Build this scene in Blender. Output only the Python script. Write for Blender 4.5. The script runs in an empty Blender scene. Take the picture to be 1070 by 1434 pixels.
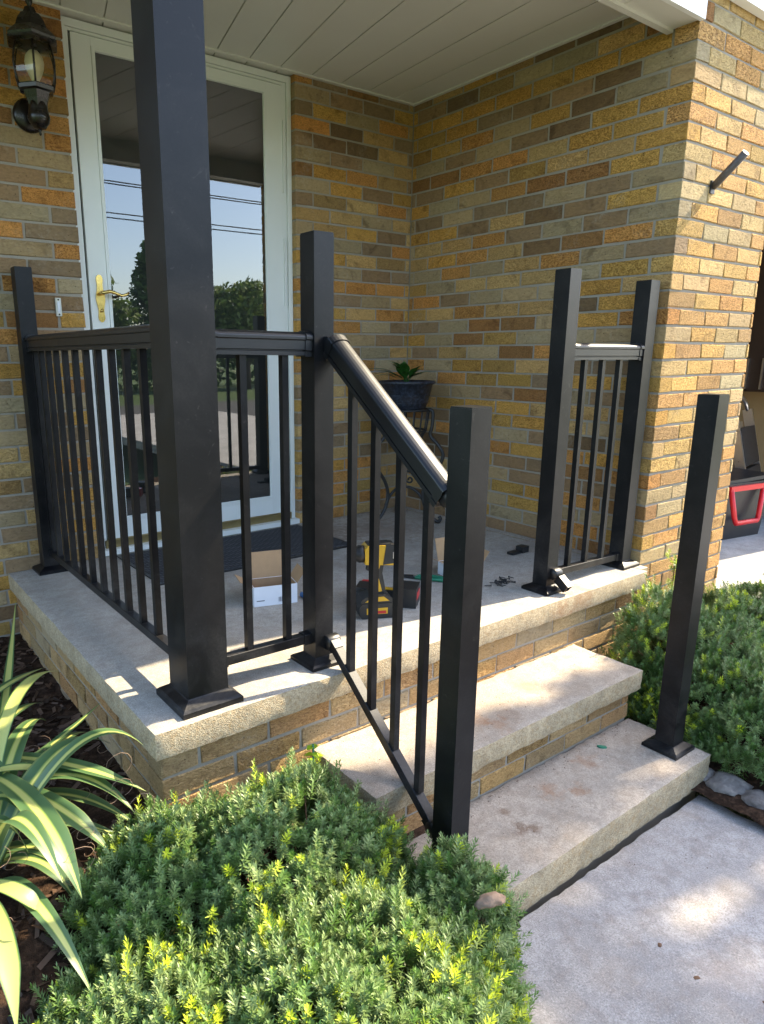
import bpy, bmesh, math, random
import numpy as np
from mathutils import Vector, Matrix, noise as mnoise
R = math.radians
rnd = random.Random(7)
SC = bpy.context.scene
COL = SC.collection

# ---------------------------------------------------------------- camera, light, exposure
cd = bpy.data.cameras.new('camera'); cam = bpy.data.objects.new('camera', cd); COL.objects.link(cam)
SC.camera = cam
yaw, pitch, roll = R(35.3728), R(-13.5968), R(-0.2323)
fw = Vector((math.sin(yaw)*math.cos(pitch), math.cos(yaw)*math.cos(pitch), math.sin(pitch)))
rt = Vector((math.cos(yaw), -math.sin(yaw), 0)); up = rt.cross(fw)
rt2 = rt*math.cos(roll)+up*math.sin(roll); up2 = -rt*math.sin(roll)+up*math.cos(roll)
m = Matrix((rt2, up2, -fw)).transposed().to_4x4(); m.translation = Vector((-0.5481, -1.4494, 0.8979))
cam.matrix_world = m
cd.sensor_fit = 'VERTICAL'; cd.sensor_height = 24.0; cd.lens = 961.955*24.0/1434
cd.shift_x = 94.26/1434; cd.shift_y = 12.14/1434
cd.clip_start = 0.02; cd.clip_end = 3000

SUN = Vector((1.0, -0.15, 0.95)).normalized()          # towards the sun
elev = math.asin(SUN.z); azim = math.atan2(SUN.x, SUN.y)
w = bpy.data.worlds.new('World'); SC.world = w; w.use_nodes = True
nt = w.node_tree; bg = nt.nodes['Background']
sk = nt.nodes.new('ShaderNodeTexSky'); sk.sky_type = 'NISHITA'; sk.sun_disc = False
sk.sun_elevation = elev; sk.sun_rotation = azim; sk.altitude = 200; sk.air_density = 1.0; sk.dust_density = 1.8; sk.ozone_density = 1.0
nt.links.new(sk.outputs[0], bg.inputs[0]); bg.inputs[1].default_value = 0.15
sd = bpy.data.lights.new('sun', 'SUN'); so = bpy.data.objects.new('sun', sd); COL.objects.link(so)
sd.energy = 3.7; sd.angle = R(0.6); sd.color = (1.0, 0.86, 0.62)
so.rotation_euler = SUN.to_track_quat('Z', 'Y').to_euler(); so.location = (8, -1, 8)
SC.view_settings.view_transform = 'Standard'; SC.view_settings.look = 'None'
SC.view_settings.gamma = 1; SC.view_settings.use_curve_mapping = False
SC.view_settings.exposure = 2.2

# ---------------------------------------------------------------- materials
def lin(c):
    return tuple(((x/255)/12.92 if x/255 <= 0.04045 else ((x/255+0.055)/1.055)**2.4) for x in c)
class MT:
    def __init__(s, name):
        s.m = bpy.data.materials.new(name); s.m.use_nodes = True; s.t = s.m.node_tree
        s.b = s.t.nodes['Principled BSDF']; s.o = s.t.nodes['Material Output']
    def n(s, typ, **kw):
        nd = s.t.nodes.new(typ)
        for k, v in kw.items():
            if k.startswith('i_'):
                key = k[2:]; key = int(key) if key.isdigit() else key.replace('_', ' ')
                nd.inputs[key].default_value = v
            else: setattr(nd, k, v)
        return nd
    def l(s, a, b): s.t.links.new(a, b)
    def noise(s, vec, scale, detail=4, rough=0.55, dist=0.0):
        nd = s.n('ShaderNodeTexNoise'); nd.inputs['Scale'].default_value = scale; nd.inputs['Detail'].default_value = detail
        nd.inputs['Roughness'].default_value = rough; nd.inputs['Distortion'].default_value = dist
        if vec is not None: s.l(vec, nd.inputs['Vector'])
        return nd.outputs['Fac']
    def ramp(s, fac, pts, interp='LINEAR'):
        nd = s.n('ShaderNodeValToRGB'); cr = nd.color_ramp; cr.interpolation = interp
        while len(cr.elements) < len(pts): cr.elements.new(0.5)
        for e, (p, c) in zip(cr.elements, pts):
            e.position = p; e.color = c if len(c) == 4 else (*c, 1)
        s.l(fac, nd.inputs[0]); return nd.outputs[0]
    def mix(s, fac, a, b, mode='MIX'):
        nd = s.n('ShaderNodeMix', data_type='RGBA', blend_type=mode)
        for src, key in ((fac, 0), (a, 6), (b, 7)):
            if hasattr(src, 'is_linked'): s.l(src, nd.inputs[key])
            else: nd.inputs[key].default_value = src if key == 0 else ((*src, 1) if len(src) == 3 else src)
        return nd.outputs[2]
    def math(s, op, a, b=None, clamp=False):
        nd = s.n('ShaderNodeMath', operation=op, use_clamp=clamp)
        for src, key in ((a, 0), (b, 1)):
            if src is None: continue
            if hasattr(src, 'is_linked'): s.l(src, nd.inputs[key])
            else: nd.inputs[key].default_value = src
        return nd.outputs[0]
    def bump(s, h, strength, dist, normal=None):
        nd = s.n('ShaderNodeBump'); nd.inputs['Distance'].default_value = dist
        if hasattr(strength, 'is_linked'): s.l(strength, nd.inputs['Strength'])
        else: nd.inputs['Strength'].default_value = strength
        s.l(h, nd.inputs['Height'])
        if normal is not None: s.l(normal, nd.inputs['Normal'])
        return nd.outputs[0]
    def objco(s, rand=False):
        tc = s.n('ShaderNodeTexCoord').outputs['Object']
        if not rand: return tc
        oi = s.n('ShaderNodeObjectInfo'); c = s.n('ShaderNodeVectorMath', operation='SCALE'); c.inputs[0].default_value = (37.1, 91.7, 53.3)
        s.l(oi.outputs['Random'], c.inputs['Scale'])
        a = s.n('ShaderNodeVectorMath', operation='ADD'); s.l(tc, a.inputs[0]); s.l(c.outputs[0], a.inputs[1]); return a.outputs[0]
    def set(s, **kw):
        for k, v in kw.items():
            k = k.replace('_', ' ')
            if hasattr(v, 'is_linked'): s.l(v, s.b.inputs[k])
            else: s.b.inputs[k].default_value = (*v, 1) if isinstance(v, tuple) and len(v) == 3 and k != 'Normal' else v
        return s

def g(v): return (v, v, v)
M = {}
def simple(name, col, rough=0.5, metal=0.0, spec=0.5, var=0.06, scale=30, bumpd=0.0, bscale=200, coat=0):
    t = MT(name); v = t.objco(True)
    n1 = t.noise(v, scale)
    c = t.mix(n1, tuple(max(0, x*(1-var*2)) for x in col), tuple(x*(1+var*2) for x in col))
    r = t.math('MULTIPLY_ADD', n1, 0.12); t.t.nodes[-1].inputs[2].default_value = rough-0.06
    t.set(Base_Color=c, Roughness=r, Metallic=metal, Specular_IOR_Level=spec)
    if coat: t.b.inputs['Coat Weight'].default_value = coat
    if bumpd: t.set(Normal=t.bump(t.noise(v, bscale, 3), 1.0, bumpd))
    M[name] = t.m; return t

# brick: object colour, alpha = how pitted
t = MT('brick'); v = t.objco(True); oi = t.n('ShaderNodeObjectInfo')
mp = t.n('ShaderNodeMapping'); mp.inputs['Scale'].default_value = (1, 1, 1.9); t.l(v, mp.inputs[0])
n_big = t.noise(v, 14, 3); n_mid = t.noise(mp.outputs[0], 60, 4, 0.6); n_fin = t.noise(mp.outputs[0], 150, 5, 0.72)
pit = t.ramp(n_fin, [(0.38, g(0)), (0.52, g(1))])
crv = t.ramp(n_mid, [(0.32, g(0)), (0.55, g(1))])
vor = t.n('ShaderNodeTexVoronoi'); vor.inputs['Scale'].default_value = 75; t.l(v, vor.inputs['Vector'])
spot = t.ramp(vor.outputs['Distance'], [(0.09, g(0)), (0.16, g(1))])
sepc = t.n('ShaderNodeSeparateColor'); t.l(vor.outputs['Color'], sepc.inputs[0])
spm = t.math('MULTIPLY', t.math('SUBTRACT', 1.0, spot), t.math('GREATER_THAN', sepc.outputs[0], 0.72))
base = t.mix(t.math('MULTIPLY', n_big, 0.6), oi.outputs['Color'], t.mix(0.5, oi.outputs['Color'], (0.44, 0.27, 0.10)))
wg = t.n('ShaderNodeNewGeometry').outputs['Position']; w1 = t.noise(wg, 5.5, 5, 0.65, 0.6); w2 = t.noise(wg, 90, 4, 0.7)
smear = t.math('MULTIPLY', t.ramp(w1, [(0.57, g(0)), (0.72, g(1))]), t.ramp(w2, [(0.42, g(0)), (0.62, g(0.35))]))
base = t.mix(smear, base, (0.46, 0.42, 0.34))
smoke = t.noise(v, 11, 3, 0.6, 0.8)
base = t.mix(t.ramp(smoke, [(0.56, g(0)), (0.74, g(0.75))]), base, t.mix(1.0, base, (0.45, 0.42, 0.40), 'MULTIPLY'))
base = t.mix(n_mid, t.mix(1.0, base, g(0.66), 'MULTIPLY'), t.mix(1.0, base, g(1.30), 'MULTIPLY'))
dk = t.math('MULTIPLY', t.math('SUBTRACT', 1.0, pit), t.math('MULTIPLY', oi.outputs['Alpha'], 0.9))
base = t.mix(dk, base, t.mix(1.0, base, (0.38, 0.27, 0.18), 'MULTIPLY'))
base = t.mix(t.math('MULTIPLY', spm, 0.85), base, (0.03, 0.02, 0.015))
h = t.math('ADD', t.math('MULTIPLY', pit, t.math('MULTIPLY', oi.outputs['Alpha'], 1.0)), t.math('MULTIPLY', crv, 0.45))
h = t.math('SUBTRACT', h, t.math('MULTIPLY', spm, 1.2))
t.set(Base_Color=base, Roughness=0.85, Specular_IOR_Level=0.25, Normal=t.bump(h, 0.9, 0.0042)); M['brick'] = t.m

t = MT('mortar'); v = t.objco(); n1 = t.noise(v, 9, 4); n2 = t.noise(v, 260, 4, 0.7)
c = t.mix(n1, (0.32, 0.28, 0.225), (0.44, 0.395, 0.32)); c = t.mix(n2, t.mix(1.0, c, g(0.75), 'MULTIPLY'), c)
t.set(Base_Color=c, Roughness=0.95, Specular_IOR_Level=0.15, Normal=t.bump(n2, 0.8, 0.0025)); M['mortar'] = t.m

def concrete(name, top, side, stains=(), mott=1.0, bumpk=1.0):
    t = MT(name); v = t.objco(); geo = t.n('ShaderNodeNewGeometry'); sep = t.n('ShaderNodeSeparateXYZ'); t.l(geo.outputs['True Normal'], sep.inputs[0])
    istop = t.ramp(sep.outputs[2], [(0.55, g(0)), (0.85, g(1))])
    nb = t.noise(v, 3.2, 5, 0.6, 0.4); nm = t.noise(v, 17, 5, 0.65); nf = t.noise(v, 240, 5, 0.75); ng = t.noise(v, 75, 4, 0.6)
    ct = t.mix(t.ramp(nb, [(0.3, g(0)), (0.72, g(1))]), tuple(x*0.74 for x in top), tuple(min(1, x*1.2) for x in top))
    ct = t.mix(t.math('MULTIPLY', t.ramp(nm, [(0.46, g(0)), (0.66, g(1))]), 0.55*mott), ct, tuple(x*y for x, y in zip(top, (0.66, 0.60, 0.55))))
    ct = t.mix(t.ramp(nf, [(0.36, g(0.75)), (0.50, g(0))]), ct, tuple(x*0.42 for x in top))
    ct = t.mix(t.ramp(nf, [(0.54, g(0)), (0.68, g(0.6))]), ct, tuple(min(1, x*1.45) for x in top))
    n5 = t.noise(v, 45, 6, 0.75, 0.5); ct = t.mix(t.ramp(n5, [(0.40, g(0.5)), (0.52, g(0))]), ct, tuple(x*0.62 for x in top))
    vor = t.n('ShaderNodeTexVoronoi'); vor.inputs['Scale'].default_value = 260; t.l(v, vor.inputs['Vector'])
    cs = t.mix(t.ramp(nm, [(0.3, g(0)), (0.7, g(1))]), tuple(x*0.72 for x in side), tuple(min(1, x*1.2) for x in side))
    sc = t.n('ShaderNodeSeparateColor'); t.l(vor.outputs['Color'], sc.inputs[0])
    cs = t.mix(t.math('MULTIPLY', t.math('GREATER_THAN', sc.outputs[0], 0.66), 0.42), cs, (side[0]*0.42, side[1]*0.36, side[2]*0.28))
    cs = t.mix(t.math('MULTIPLY', t.math('GREATER_THAN', sc.outputs[1], 0.80), 0.35), cs, tuple(min(1, x*1.4) for x in side))
    cs = t.mix(t.ramp(ng, [(0.50, g(0)), (0.75, g(0.7))]), cs, (side[0]*0.85, side[1]*0.66, side[2]*0.42))
    c = t.mix(istop, cs, ct)
    for (x, y, z, r, col, k) in stains:
        d = t.n('ShaderNodeVectorMath', operation='DISTANCE'); t.l(v, d.inputs[0]); d.inputs[1].default_value = (x, y, z)
        nz = t.noise(v, 26, 8, 0.72)
        dd = t.math('ADD', t.math('DIVIDE', d.outputs['Value'], r), t.math('MULTIPLY', t.math('SUBTRACT', nz, 0.5), 3.8))
        c = t.mix(t.math('MULTIPLY', t.ramp(dd, [(0.30, g(1)), (1.05, g(0))]), k*0.85), c, col)
    hs = t.math('ADD', t.math('MULTIPLY', vor.outputs['Distance'], 0.7), t.math('MULTIPLY', t.noise(v, 140, 6, 0.8), 1.5))
    ht = t.math('ADD', t.math('MULTIPLY', nf, 0.55), t.math('MULTIPLY', ng, 0.35))
    hh = t.n('ShaderNodeMix', data_type='FLOAT'); t.l(istop, hh.inputs[0]); t.l(hs, hh.inputs[2]); t.l(ht, hh.inputs[3])
    t.set(Base_Color=c, Roughness=0.9, Specular_IOR_Level=0.25, Normal=t.bump(hh.outputs[0], 0.7*bumpk, 0.004)); M[name] = t.m
rust = (0.30, 0.14, 0.06); brn = (0.16, 0.09, 0.05)
concrete('slab_concrete', (0.43, 0.39, 0.33), (0.46, 0.37, 0.24),
    [(1.75, 0.03, -0.03, 0.10, rust, 0.5), (1.5, 1.3, 0, 0.22, brn, 0.5), (1.75, 1.2, 0, 0.3, brn, 0.45), (1.1, 1.0, 0, 0.12, brn, 0.25), (1.62, 0.0, -0.05, 0.06, rust, 0.5), (1.3, 0.8, 0, 0.16, brn, 0.25)])
concrete('tread_concrete', (0.45, 0.375, 0.295), (0.45, 0.36, 0.23),
    [(0.905, -0.405, -0.4145, 0.032, brn, 0.8), (0.94, -0.425, -0.4145, 0.025, brn, 0.8), (1.12, -0.35, -0.4145, 0.05, rust, 0.55), (1.20, -0.40, -0.4145, 0.035, rust, 0.55), (1.35, -0.32, -0.4145, 0.05, rust, 0.5),
     (0.98, -0.15, -0.216, 0.06, rust, 0.45), (1.10, -0.20, -0.216, 0.05, brn, 0.4), (1.02, -0.22, -0.216, 0.05, rust, 0.5), (1.3, -0.10, -0.216, 0.06, rust, 0.3), (0.93, -0.33, -0.4145, 0.02, brn, 0.7)])
concrete('walk_concrete', (0.40, 0.365, 0.335), (0.42, 0.36, 0.30), [(1.0, -0.95, -0.52, 0.10, (0.30, 0.24, 0.21), 0.35)], 1.3, 1.2)
concrete('drive_concrete', (0.46, 0.45, 0.43), (0.4, 0.38, 0.34), [])

# black powder-coated aluminium with dust
t = MT('black_metal'); v = t.objco(True); n1 = t.noise(v, 7, 5, 0.65, 0.6); n2 = t.noise(v, 160, 4, 0.7); n3 = t.noise(v, 30, 5, 0.7, 1.5)
dust = t.math('MULTIPLY', t.ramp(n1, [(0.42, g(0)), (0.75, g(1))]), t.ramp(n2, [(0.3, g(0.15)), (0.7, g(0.6))]))
sm = t.ramp(n3, [(0.63, g(0)), (0.74, g(0.5))])
sz = t.n('ShaderNodeSeparateXYZ'); t.l(t.objco(), sz.inputs[0]); foot = t.ramp(sz.outputs[2], [(0.0, g(1)), (0.30, g(0.25))])
dd = t.math('ADD', t.math('MULTIPLY', t.math('MULTIPLY', dust, foot), 0.55), t.math('MULTIPLY', sm, 0.34), True)
c = t.mix(dd, (0.0045, 0.0045, 0.0055), (0.18, 0.165, 0.15))
t.set(Base_Color=c, Roughness=t.math('ADD', t.math('MULTIPLY', dd, 0.5), 0.36), Specular_IOR_Level=0.28, Normal=t.bump(n2, 0.25, 0.0006)); M['black_metal'] = t.m
simple('black_gloss', (0.006, 0.006, 0.007), 0.40, spec=0.5, var=0.1)
simple('bronze_black', (0.008, 0.005, 0.004), 0.28, spec=0.5, var=0.2)
simple('white_vinyl', (0.66, 0.635, 0.57), 0.45, var=0.03, scale=4)
simple('white_paint', (0.72, 0.73, 0.68), 0.32, var=0.03, scale=6)
simple('fascia_white', (0.80, 0.80, 0.78), 0.35, var=0.02)
simple('rubber_gasket', (0.02, 0.02, 0.02), 0.6)
simple('threshold_metal', (0.30, 0.23, 0.10), 0.35, metal=0.7, var=0.1)
simple('brass', (0.72, 0.50, 0.16), 0.18, metal=1.0, var=0.1)
simple('dark_wood', (0.050, 0.032, 0.020), 0.35, var=0.2)
simple('wood_trim', (0.16, 0.12, 0.075), 0.4, var=0.15)
simple('curtain', (0.30, 0.28, 0.22), 0.9, var=0.1)
simple('plastic_ivory', (0.62, 0.60, 0.50), 0.4)
simple('bulb_white', (0.78, 0.78, 0.74), 0.35)
simple('cardboard', (0.40, 0.25, 0.13), 0.85, var=0.08, bumpd=0.0004)
simple('box_white', (0.74, 0.76, 0.80), 0.5, var=0.02)
simple('ink_grey', (0.12, 0.12, 0.14), 0.6)
simple('tool_yellow', (0.55, 0.31, 0.015), 0.38, var=0.06)
simple('tool_black', (0.016, 0.016, 0.016), 0.5, var=0.2)
simple('tool_red', (0.45, 0.02, 0.02), 0.4)
simple('tool_green', (0.01, 0.16, 0.08), 0.4)
simple('weathered_metal', (0.10, 0.085, 0.075), 0.5, metal=0.6, var=0.4, scale=60, bumpd=0.001)
simple('steel', (0.45, 0.45, 0.47), 0.32, metal=1.0)
simple('blue_plastic', (0.03, 0.16, 0.45), 0.4)
simple('tote_black', (0.014, 0.014, 0.016), 0.42)
simple('tote_red', (0.62, 0.015, 0.02), 0.35)
simple('aluminium', (0.70, 0.71, 0.73), 0.3, metal=1.0)
simple('drywall', (0.40, 0.27, 0.13), 0.8, var=0.08, scale=3)
simple('cabinet_brown', (0.035, 0.020, 0.012), 0.5)
simple('house_siding', (0.5, 0.48, 0.44), 0.7)
simple('roof_shingle', (0.06, 0.055, 0.05), 0.9, var=0.25, scale=60)
simple('asphalt', (0.055, 0.055, 0.055), 0.9, var=0.2, scale=80, bumpd=0.003)
simple('bark', (0.10, 0.07, 0.05), 0.9, var=0.25, scale=25, bumpd=0.006, bscale=40)
simple('twig_brown', (0.12, 0.06, 0.03), 0.85, var=0.2)
simple('dead_leaf', (0.26, 0.17, 0.11), 0.9, var=0.2, scale=80, bumpd=0.001)
simple('white_scrap', (0.75, 0.77, 0.8), 0.5)
simple('utility_wire', (0.02, 0.02, 0.02), 0.6)
t = MT('planter_blue'); v = t.objco(); n1 = t.noise(v, 60, 5, 0.7)
t.set(Base_Color=t.mix(t.ramp(n1, [(0.45, g(0)), (0.7, g(1))]), (0.010, 0.012, 0.018), (0.045, 0.060, 0.095)), Roughness=0.4, Normal=t.bump(n1, 0.5, 0.002)); M['planter_blue'] = t.m

t = MT('soil'); v = t.objco(); n1 = t.noise(v, 30, 6, 0.7); n2 = t.noise(v, 5, 4)
c = t.ramp(n1, [(0.3, (0.010, 0.006, 0.004)), (0.52, (0.045, 0.026, 0.016)), (0.75, (0.13, 0.075, 0.045))])
t.set(Base_Color=c, Roughness=1.0, Specular_IOR_Level=0.1, Normal=t.bump(n1, 1.0, 0.015)); M['soil'] = t.m
t = MT('stone'); v = t.objco(True); n1 = t.noise(v, 20, 6, 0.7)
t.set(Base_Color=t.ramp(n1, [(0.3, (0.10, 0.08, 0.07)), (0.7, (0.30, 0.26, 0.22))]), Roughness=0.9, Normal=t.bump(n1, 1.0, 0.01)); M['stone'] = t.m
t = MT('lawn'); v = t.objco(); n1 = t.noise(v, 0.6, 5, 0.6); n2 = t.noise(v, 60, 3)
t.set(Base_Color=t.mix(n2, t.mix(n1, (0.045, 0.085, 0.018), (0.09, 0.13, 0.03)), (0.05, 0.10, 0.02)), Roughness=0.9, Normal=t.bump(n2, 1.0, 0.03)); M['lawn'] = t.m
t = MT('door_mat'); v = t.objco(); n1 = t.noise(v, 300, 4, 0.8); mg = t.n('ShaderNodeTexMagic', turbulence_depth=3); mg.inputs['Scale'].default_value = 38; t.l(v, mg.inputs[0])
mm = t.ramp(mg.outputs['Fac'], [(0.35, g(0)), (0.6, g(1))])
t.set(Base_Color=t.mix(mm, (0.026, 0.026, 0.027), (0.105, 0.105, 0.108)), Roughness=0.95, Specular_IOR_Level=0.1, Normal=t.bump(t.math('ADD', mm, n1), 0.9, 0.004)); M['door_mat'] = t.m

# leaves: colour attribute
def leafmat(name, trans=0.25, rough=0.45):
    t = MT(name); a = t.n('ShaderNodeAttribute'); a.attribute_name = 'tint'
    t.set(Base_Color=a.outputs['Color'], Roughness=rough, Specular_IOR_Level=0.4)
    tr = t.n('ShaderNodeBsdfTranslucent'); t.l(a.outputs['Color'], tr.inputs[0])
    mx = t.n('ShaderNodeMixShader'); mx.inputs[0].default_value = trans
    t.l(t.b.outputs[0], mx.inputs[1]); t.l(tr.outputs[0], mx.inputs[2]); t.l(mx.outputs[0], t.o.inputs[0]); M[name] = t.m
leafmat('yew_needles', 0.28, 0.42); leafmat('tree_leaves', 0.3, 0.5); leafmat('house_plant', 0.2, 0.4)
# striped sword leaf: UV.x runs across
t = MT('sword_leaf'); uv = t.n('ShaderNodeUVMap'); sep = t.n('ShaderNodeSeparateXYZ'); t.l(uv.outputs[0], sep.inputs[0]); v = t.objco(True)
mp = t.n('ShaderNodeMapping'); mp.inputs['Scale'].default_value = (26, 1.3, 1); t.l(uv.outputs[0], mp.inputs[0])
st = t.noise(mp.outputs[0], 1.0, 4, 0.6)
ac = t.math('ABSOLUTE', t.math('SUBTRACT', sep.outputs[0], 0.5)); oi = t.n('ShaderNodeObjectInfo')
acn = t.math('ADD', ac, t.math('MULTIPLY', t.math('SUBTRACT', st, 0.5), 0.10))
acn = t.math('SUBTRACT', acn, t.math('MULTIPLY', t.math('SUBTRACT', oi.outputs['Alpha'], 0.5), 0.6))
c = t.ramp(acn, [(0.085, (0.50, 0.51, 0.15)), (0.125, (0.24, 0.33, 0.07)), (0.18, (0.060, 0.125, 0.045)), (0.46, (0.085, 0.16, 0.06)), (0.49, (0.16, 0.20, 0.06))])
c = t.mix(t.math('MULTIPLY', st, 0.35), c, t.mix(1.0, c, g(0.6), 'MULTIPLY'))
tr = t.n('ShaderNodeBsdfTranslucent'); t.l(c, tr.inputs[0]); t.set(Base_Color=c, Roughness=0.42)
mx = t.n('ShaderNodeMixShader'); mx.inputs[0].default_value = 0.25; t.l(t.b.outputs[0], mx.inputs[1]); t.l(tr.outputs[0], mx.inputs[2]); t.l(mx.outputs[0], t.o.inputs[0]); M['sword_leaf'] = t.m

def glassmat(name, ior, tint=(1, 1, 1), amt=1.0):
    t = MT(name); fr = t.n('ShaderNodeFresnel'); fr.inputs['IOR'].default_value = ior
    tr = t.n('ShaderNodeBsdfTransparent'); tr.inputs[0].default_value = (*tint, 1); gl = t.n('ShaderNodeBsdfGlossy'); gl.inputs['Roughness'].default_value = 0.0
    mx = t.n('ShaderNodeMixShader'); t.l(t.math('MULTIPLY', fr.outputs[0], amt, True), mx.inputs[0]); t.l(tr.outputs[0], mx.inputs[1]); t.l(gl.outputs[0], mx.inputs[2]); t.l(mx.outputs[0], t.o.inputs[0])
    t.t.nodes.remove(t.b); M[name] = t.m
glassmat('door_glass', 1.75, (0.88, 0.90, 0.88), 2.6); glassmat('lamp_glass', 1.45, (0.86, 0.80, 0.62), 1.5)

# ---------------------------------------------------------------- object helpers
def tag(o, label=None, cat=None, group=None, kind=None):
    if label: o['label'] = label
    if cat: o['category'] = cat
    if group: o['group'] = group
    if kind: o['kind'] = kind
    return o
def thing(name, label, cat, loc=(0, 0, 0), rz=0, group=None):
    o = bpy.data.objects.new(name, None); COL.objects.link(o); o.location = loc; o.rotation_euler = (0, 0, rz); o.empty_display_size = 0.05
    return tag(o, label, cat, group)
def link(name, me, mat, parent=None, loc=None, rot=None):
    o = bpy.data.objects.new(name, me); COL.objects.link(o)
    if mat is not None and len(me.materials) == 0: me.materials.append(M[mat] if isinstance(mat, str) else mat)
    if parent is not None: o.parent = parent
    if loc is not None: o.location = loc
    if rot is not None: o.rotation_euler = rot
    return o
def bm_obj(name, bm, mat, parent=None, loc=None, rot=None, smooth=False, bevel=0.0, seg=1):
    if bevel:
        bmesh.ops.bevel(bm, geom=[e for e in bm.edges if e.is_manifold and e.calc_face_angle(0) > 0.5], offset=bevel, segments=seg, affect='EDGES', profile=0.7, clamp_overlap=True)
    me = bpy.data.meshes.new(name); bm.normal_update(); bm.to_mesh(me); bm.free()
    if smooth:
        for p in me.polygons: p.use_smooth = True
    return link(name, me, mat, parent, loc, rot)
def add_box(bm, lo, hi, mtx=None):
    vs = [bm.verts.new((x, y, z)) for z in (lo[2], hi[2]) for y in (lo[1], hi[1]) for x in (lo[0], hi[0])]
    if mtx is not None:
        for q in vs: q.co = mtx @ q.co
    for f in ((0, 2, 3, 1), (4, 5, 7, 6), (0, 1, 5, 4), (2, 6, 7, 3), (0, 4, 6, 2), (1, 3, 7, 5)):
        bm.faces.new([vs[i] for i in f])
    return vs
def box(name, lo, hi, mat, parent=None, bevel=0.0, seg=1, mtx=None, **k):
    bm = bmesh.new(); add_box(bm, lo, hi, mtx); return bm_obj(name, bm, mat, parent, bevel=bevel, seg=seg, **k)
def add_tube(bm, pts, r, n=8, caps=True, closed=False):
    rings = []; N = len(pts); pts = [Vector(p) for p in pts]; prev = None
    for i, p in enumerate(pts):
        a = pts[(i-1) % N] if (i > 0 or closed) else pts[0]; b = pts[(i+1) % N] if (i < N-1 or closed) else pts[-1]
        d = (b-a).normalized() if (b-a).length > 1e-9 else Vector((0, 0, 1))
        if prev is None: u = d.orthogonal().normalized()
        else:
            u = prev-d*prev.dot(d); u = u.normalized() if u.length > 1e-6 else d.orthogonal().normalized()
        prev = u; vv = d.cross(u); rr = r[i] if isinstance(r, (list, tuple)) else r
        rings.append([bm.verts.new(p+(u*math.cos(2*math.pi*k/n)+vv*math.sin(2*math.pi*k/n))*rr) for k in range(n)])
    for i in range(N-1+(1 if closed else 0)):
        A, B = rings[i], rings[(i+1) % N]
        for k in range(n):
            f = bm.faces.new((A[k], A[(k+1) % n], B[(k+1) % n], B[k])); f.smooth = True
    if caps and not closed: bm.faces.new(rings[0][::-1]); bm.faces.new(rings[-1])
def tube(name, pts, r, mat, parent=None, n=8, **k):
    bm = bmesh.new(); add_tube(bm, pts, r, n); return bm_obj(name, bm, mat, parent, **k)
def add_lathe(bm, prof, n=24, c=(0, 0, 0), mtx=None, smooth=True, phase=0.0):
    rings = []
    for (r, z) in prof:
        ring = []
        for k in range(n):
            a = 2*math.pi*k/n+phase; p = Vector((r*math.cos(a), r*math.sin(a), z))
            if mtx is not None: p = mtx @ p
            ring.append(bm.verts.new(p+Vector(c)))
        rings.append(ring)
    for A, B in zip(rings, rings[1:]):
        for k in range(n):
            f = bm.faces.new((A[k], A[(k+1) % n], B[(k+1) % n], B[k])); f.smooth = smooth
    if prof[0][0] > 1e-5: bm.faces.new(rings[0][::-1])
    if prof[-1][0] > 1e-5: bm.faces.new(rings[-1])
def lathe(name, prof, mat, parent=None, n=24, c=(0, 0, 0), mtx=None, smooth=True, phase=0.0, **k):
    bm = bmesh.new(); add_lathe(bm, prof, n, c, mtx, smooth, phase); return bm_obj(name, bm, mat, parent, **k)
def add_prism(bm, poly, d, mtx=None):
    # poly in local xy, extruded along local z by d
    a = [bm.verts.new(Vector((x, y, 0))) for x, y in poly]; b = [bm.verts.new(Vector((x, y, d))) for x, y in poly]
    if mtx is not None:
        for q in a+b: q.co = mtx @ q.co
    n = len(poly); bm.faces.new(a[::-1]); bm.faces.new(b)
    for i in range(n): bm.faces.new((a[i], a[(i+1) % n], b[(i+1) % n], b[i]))
def prism(name, poly, d, mat, parent=None, mtx=None, **k):
    bm = bmesh.new(); add_prism(bm, poly, d, mtx); return bm_obj(name, bm, mat, parent, **k)
def frame(o, x, y, z):
    m = Matrix((Vector(x), Vector(y), Vector(z))).transposed().to_4x4(); m.translation = Vector(o); return m
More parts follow.
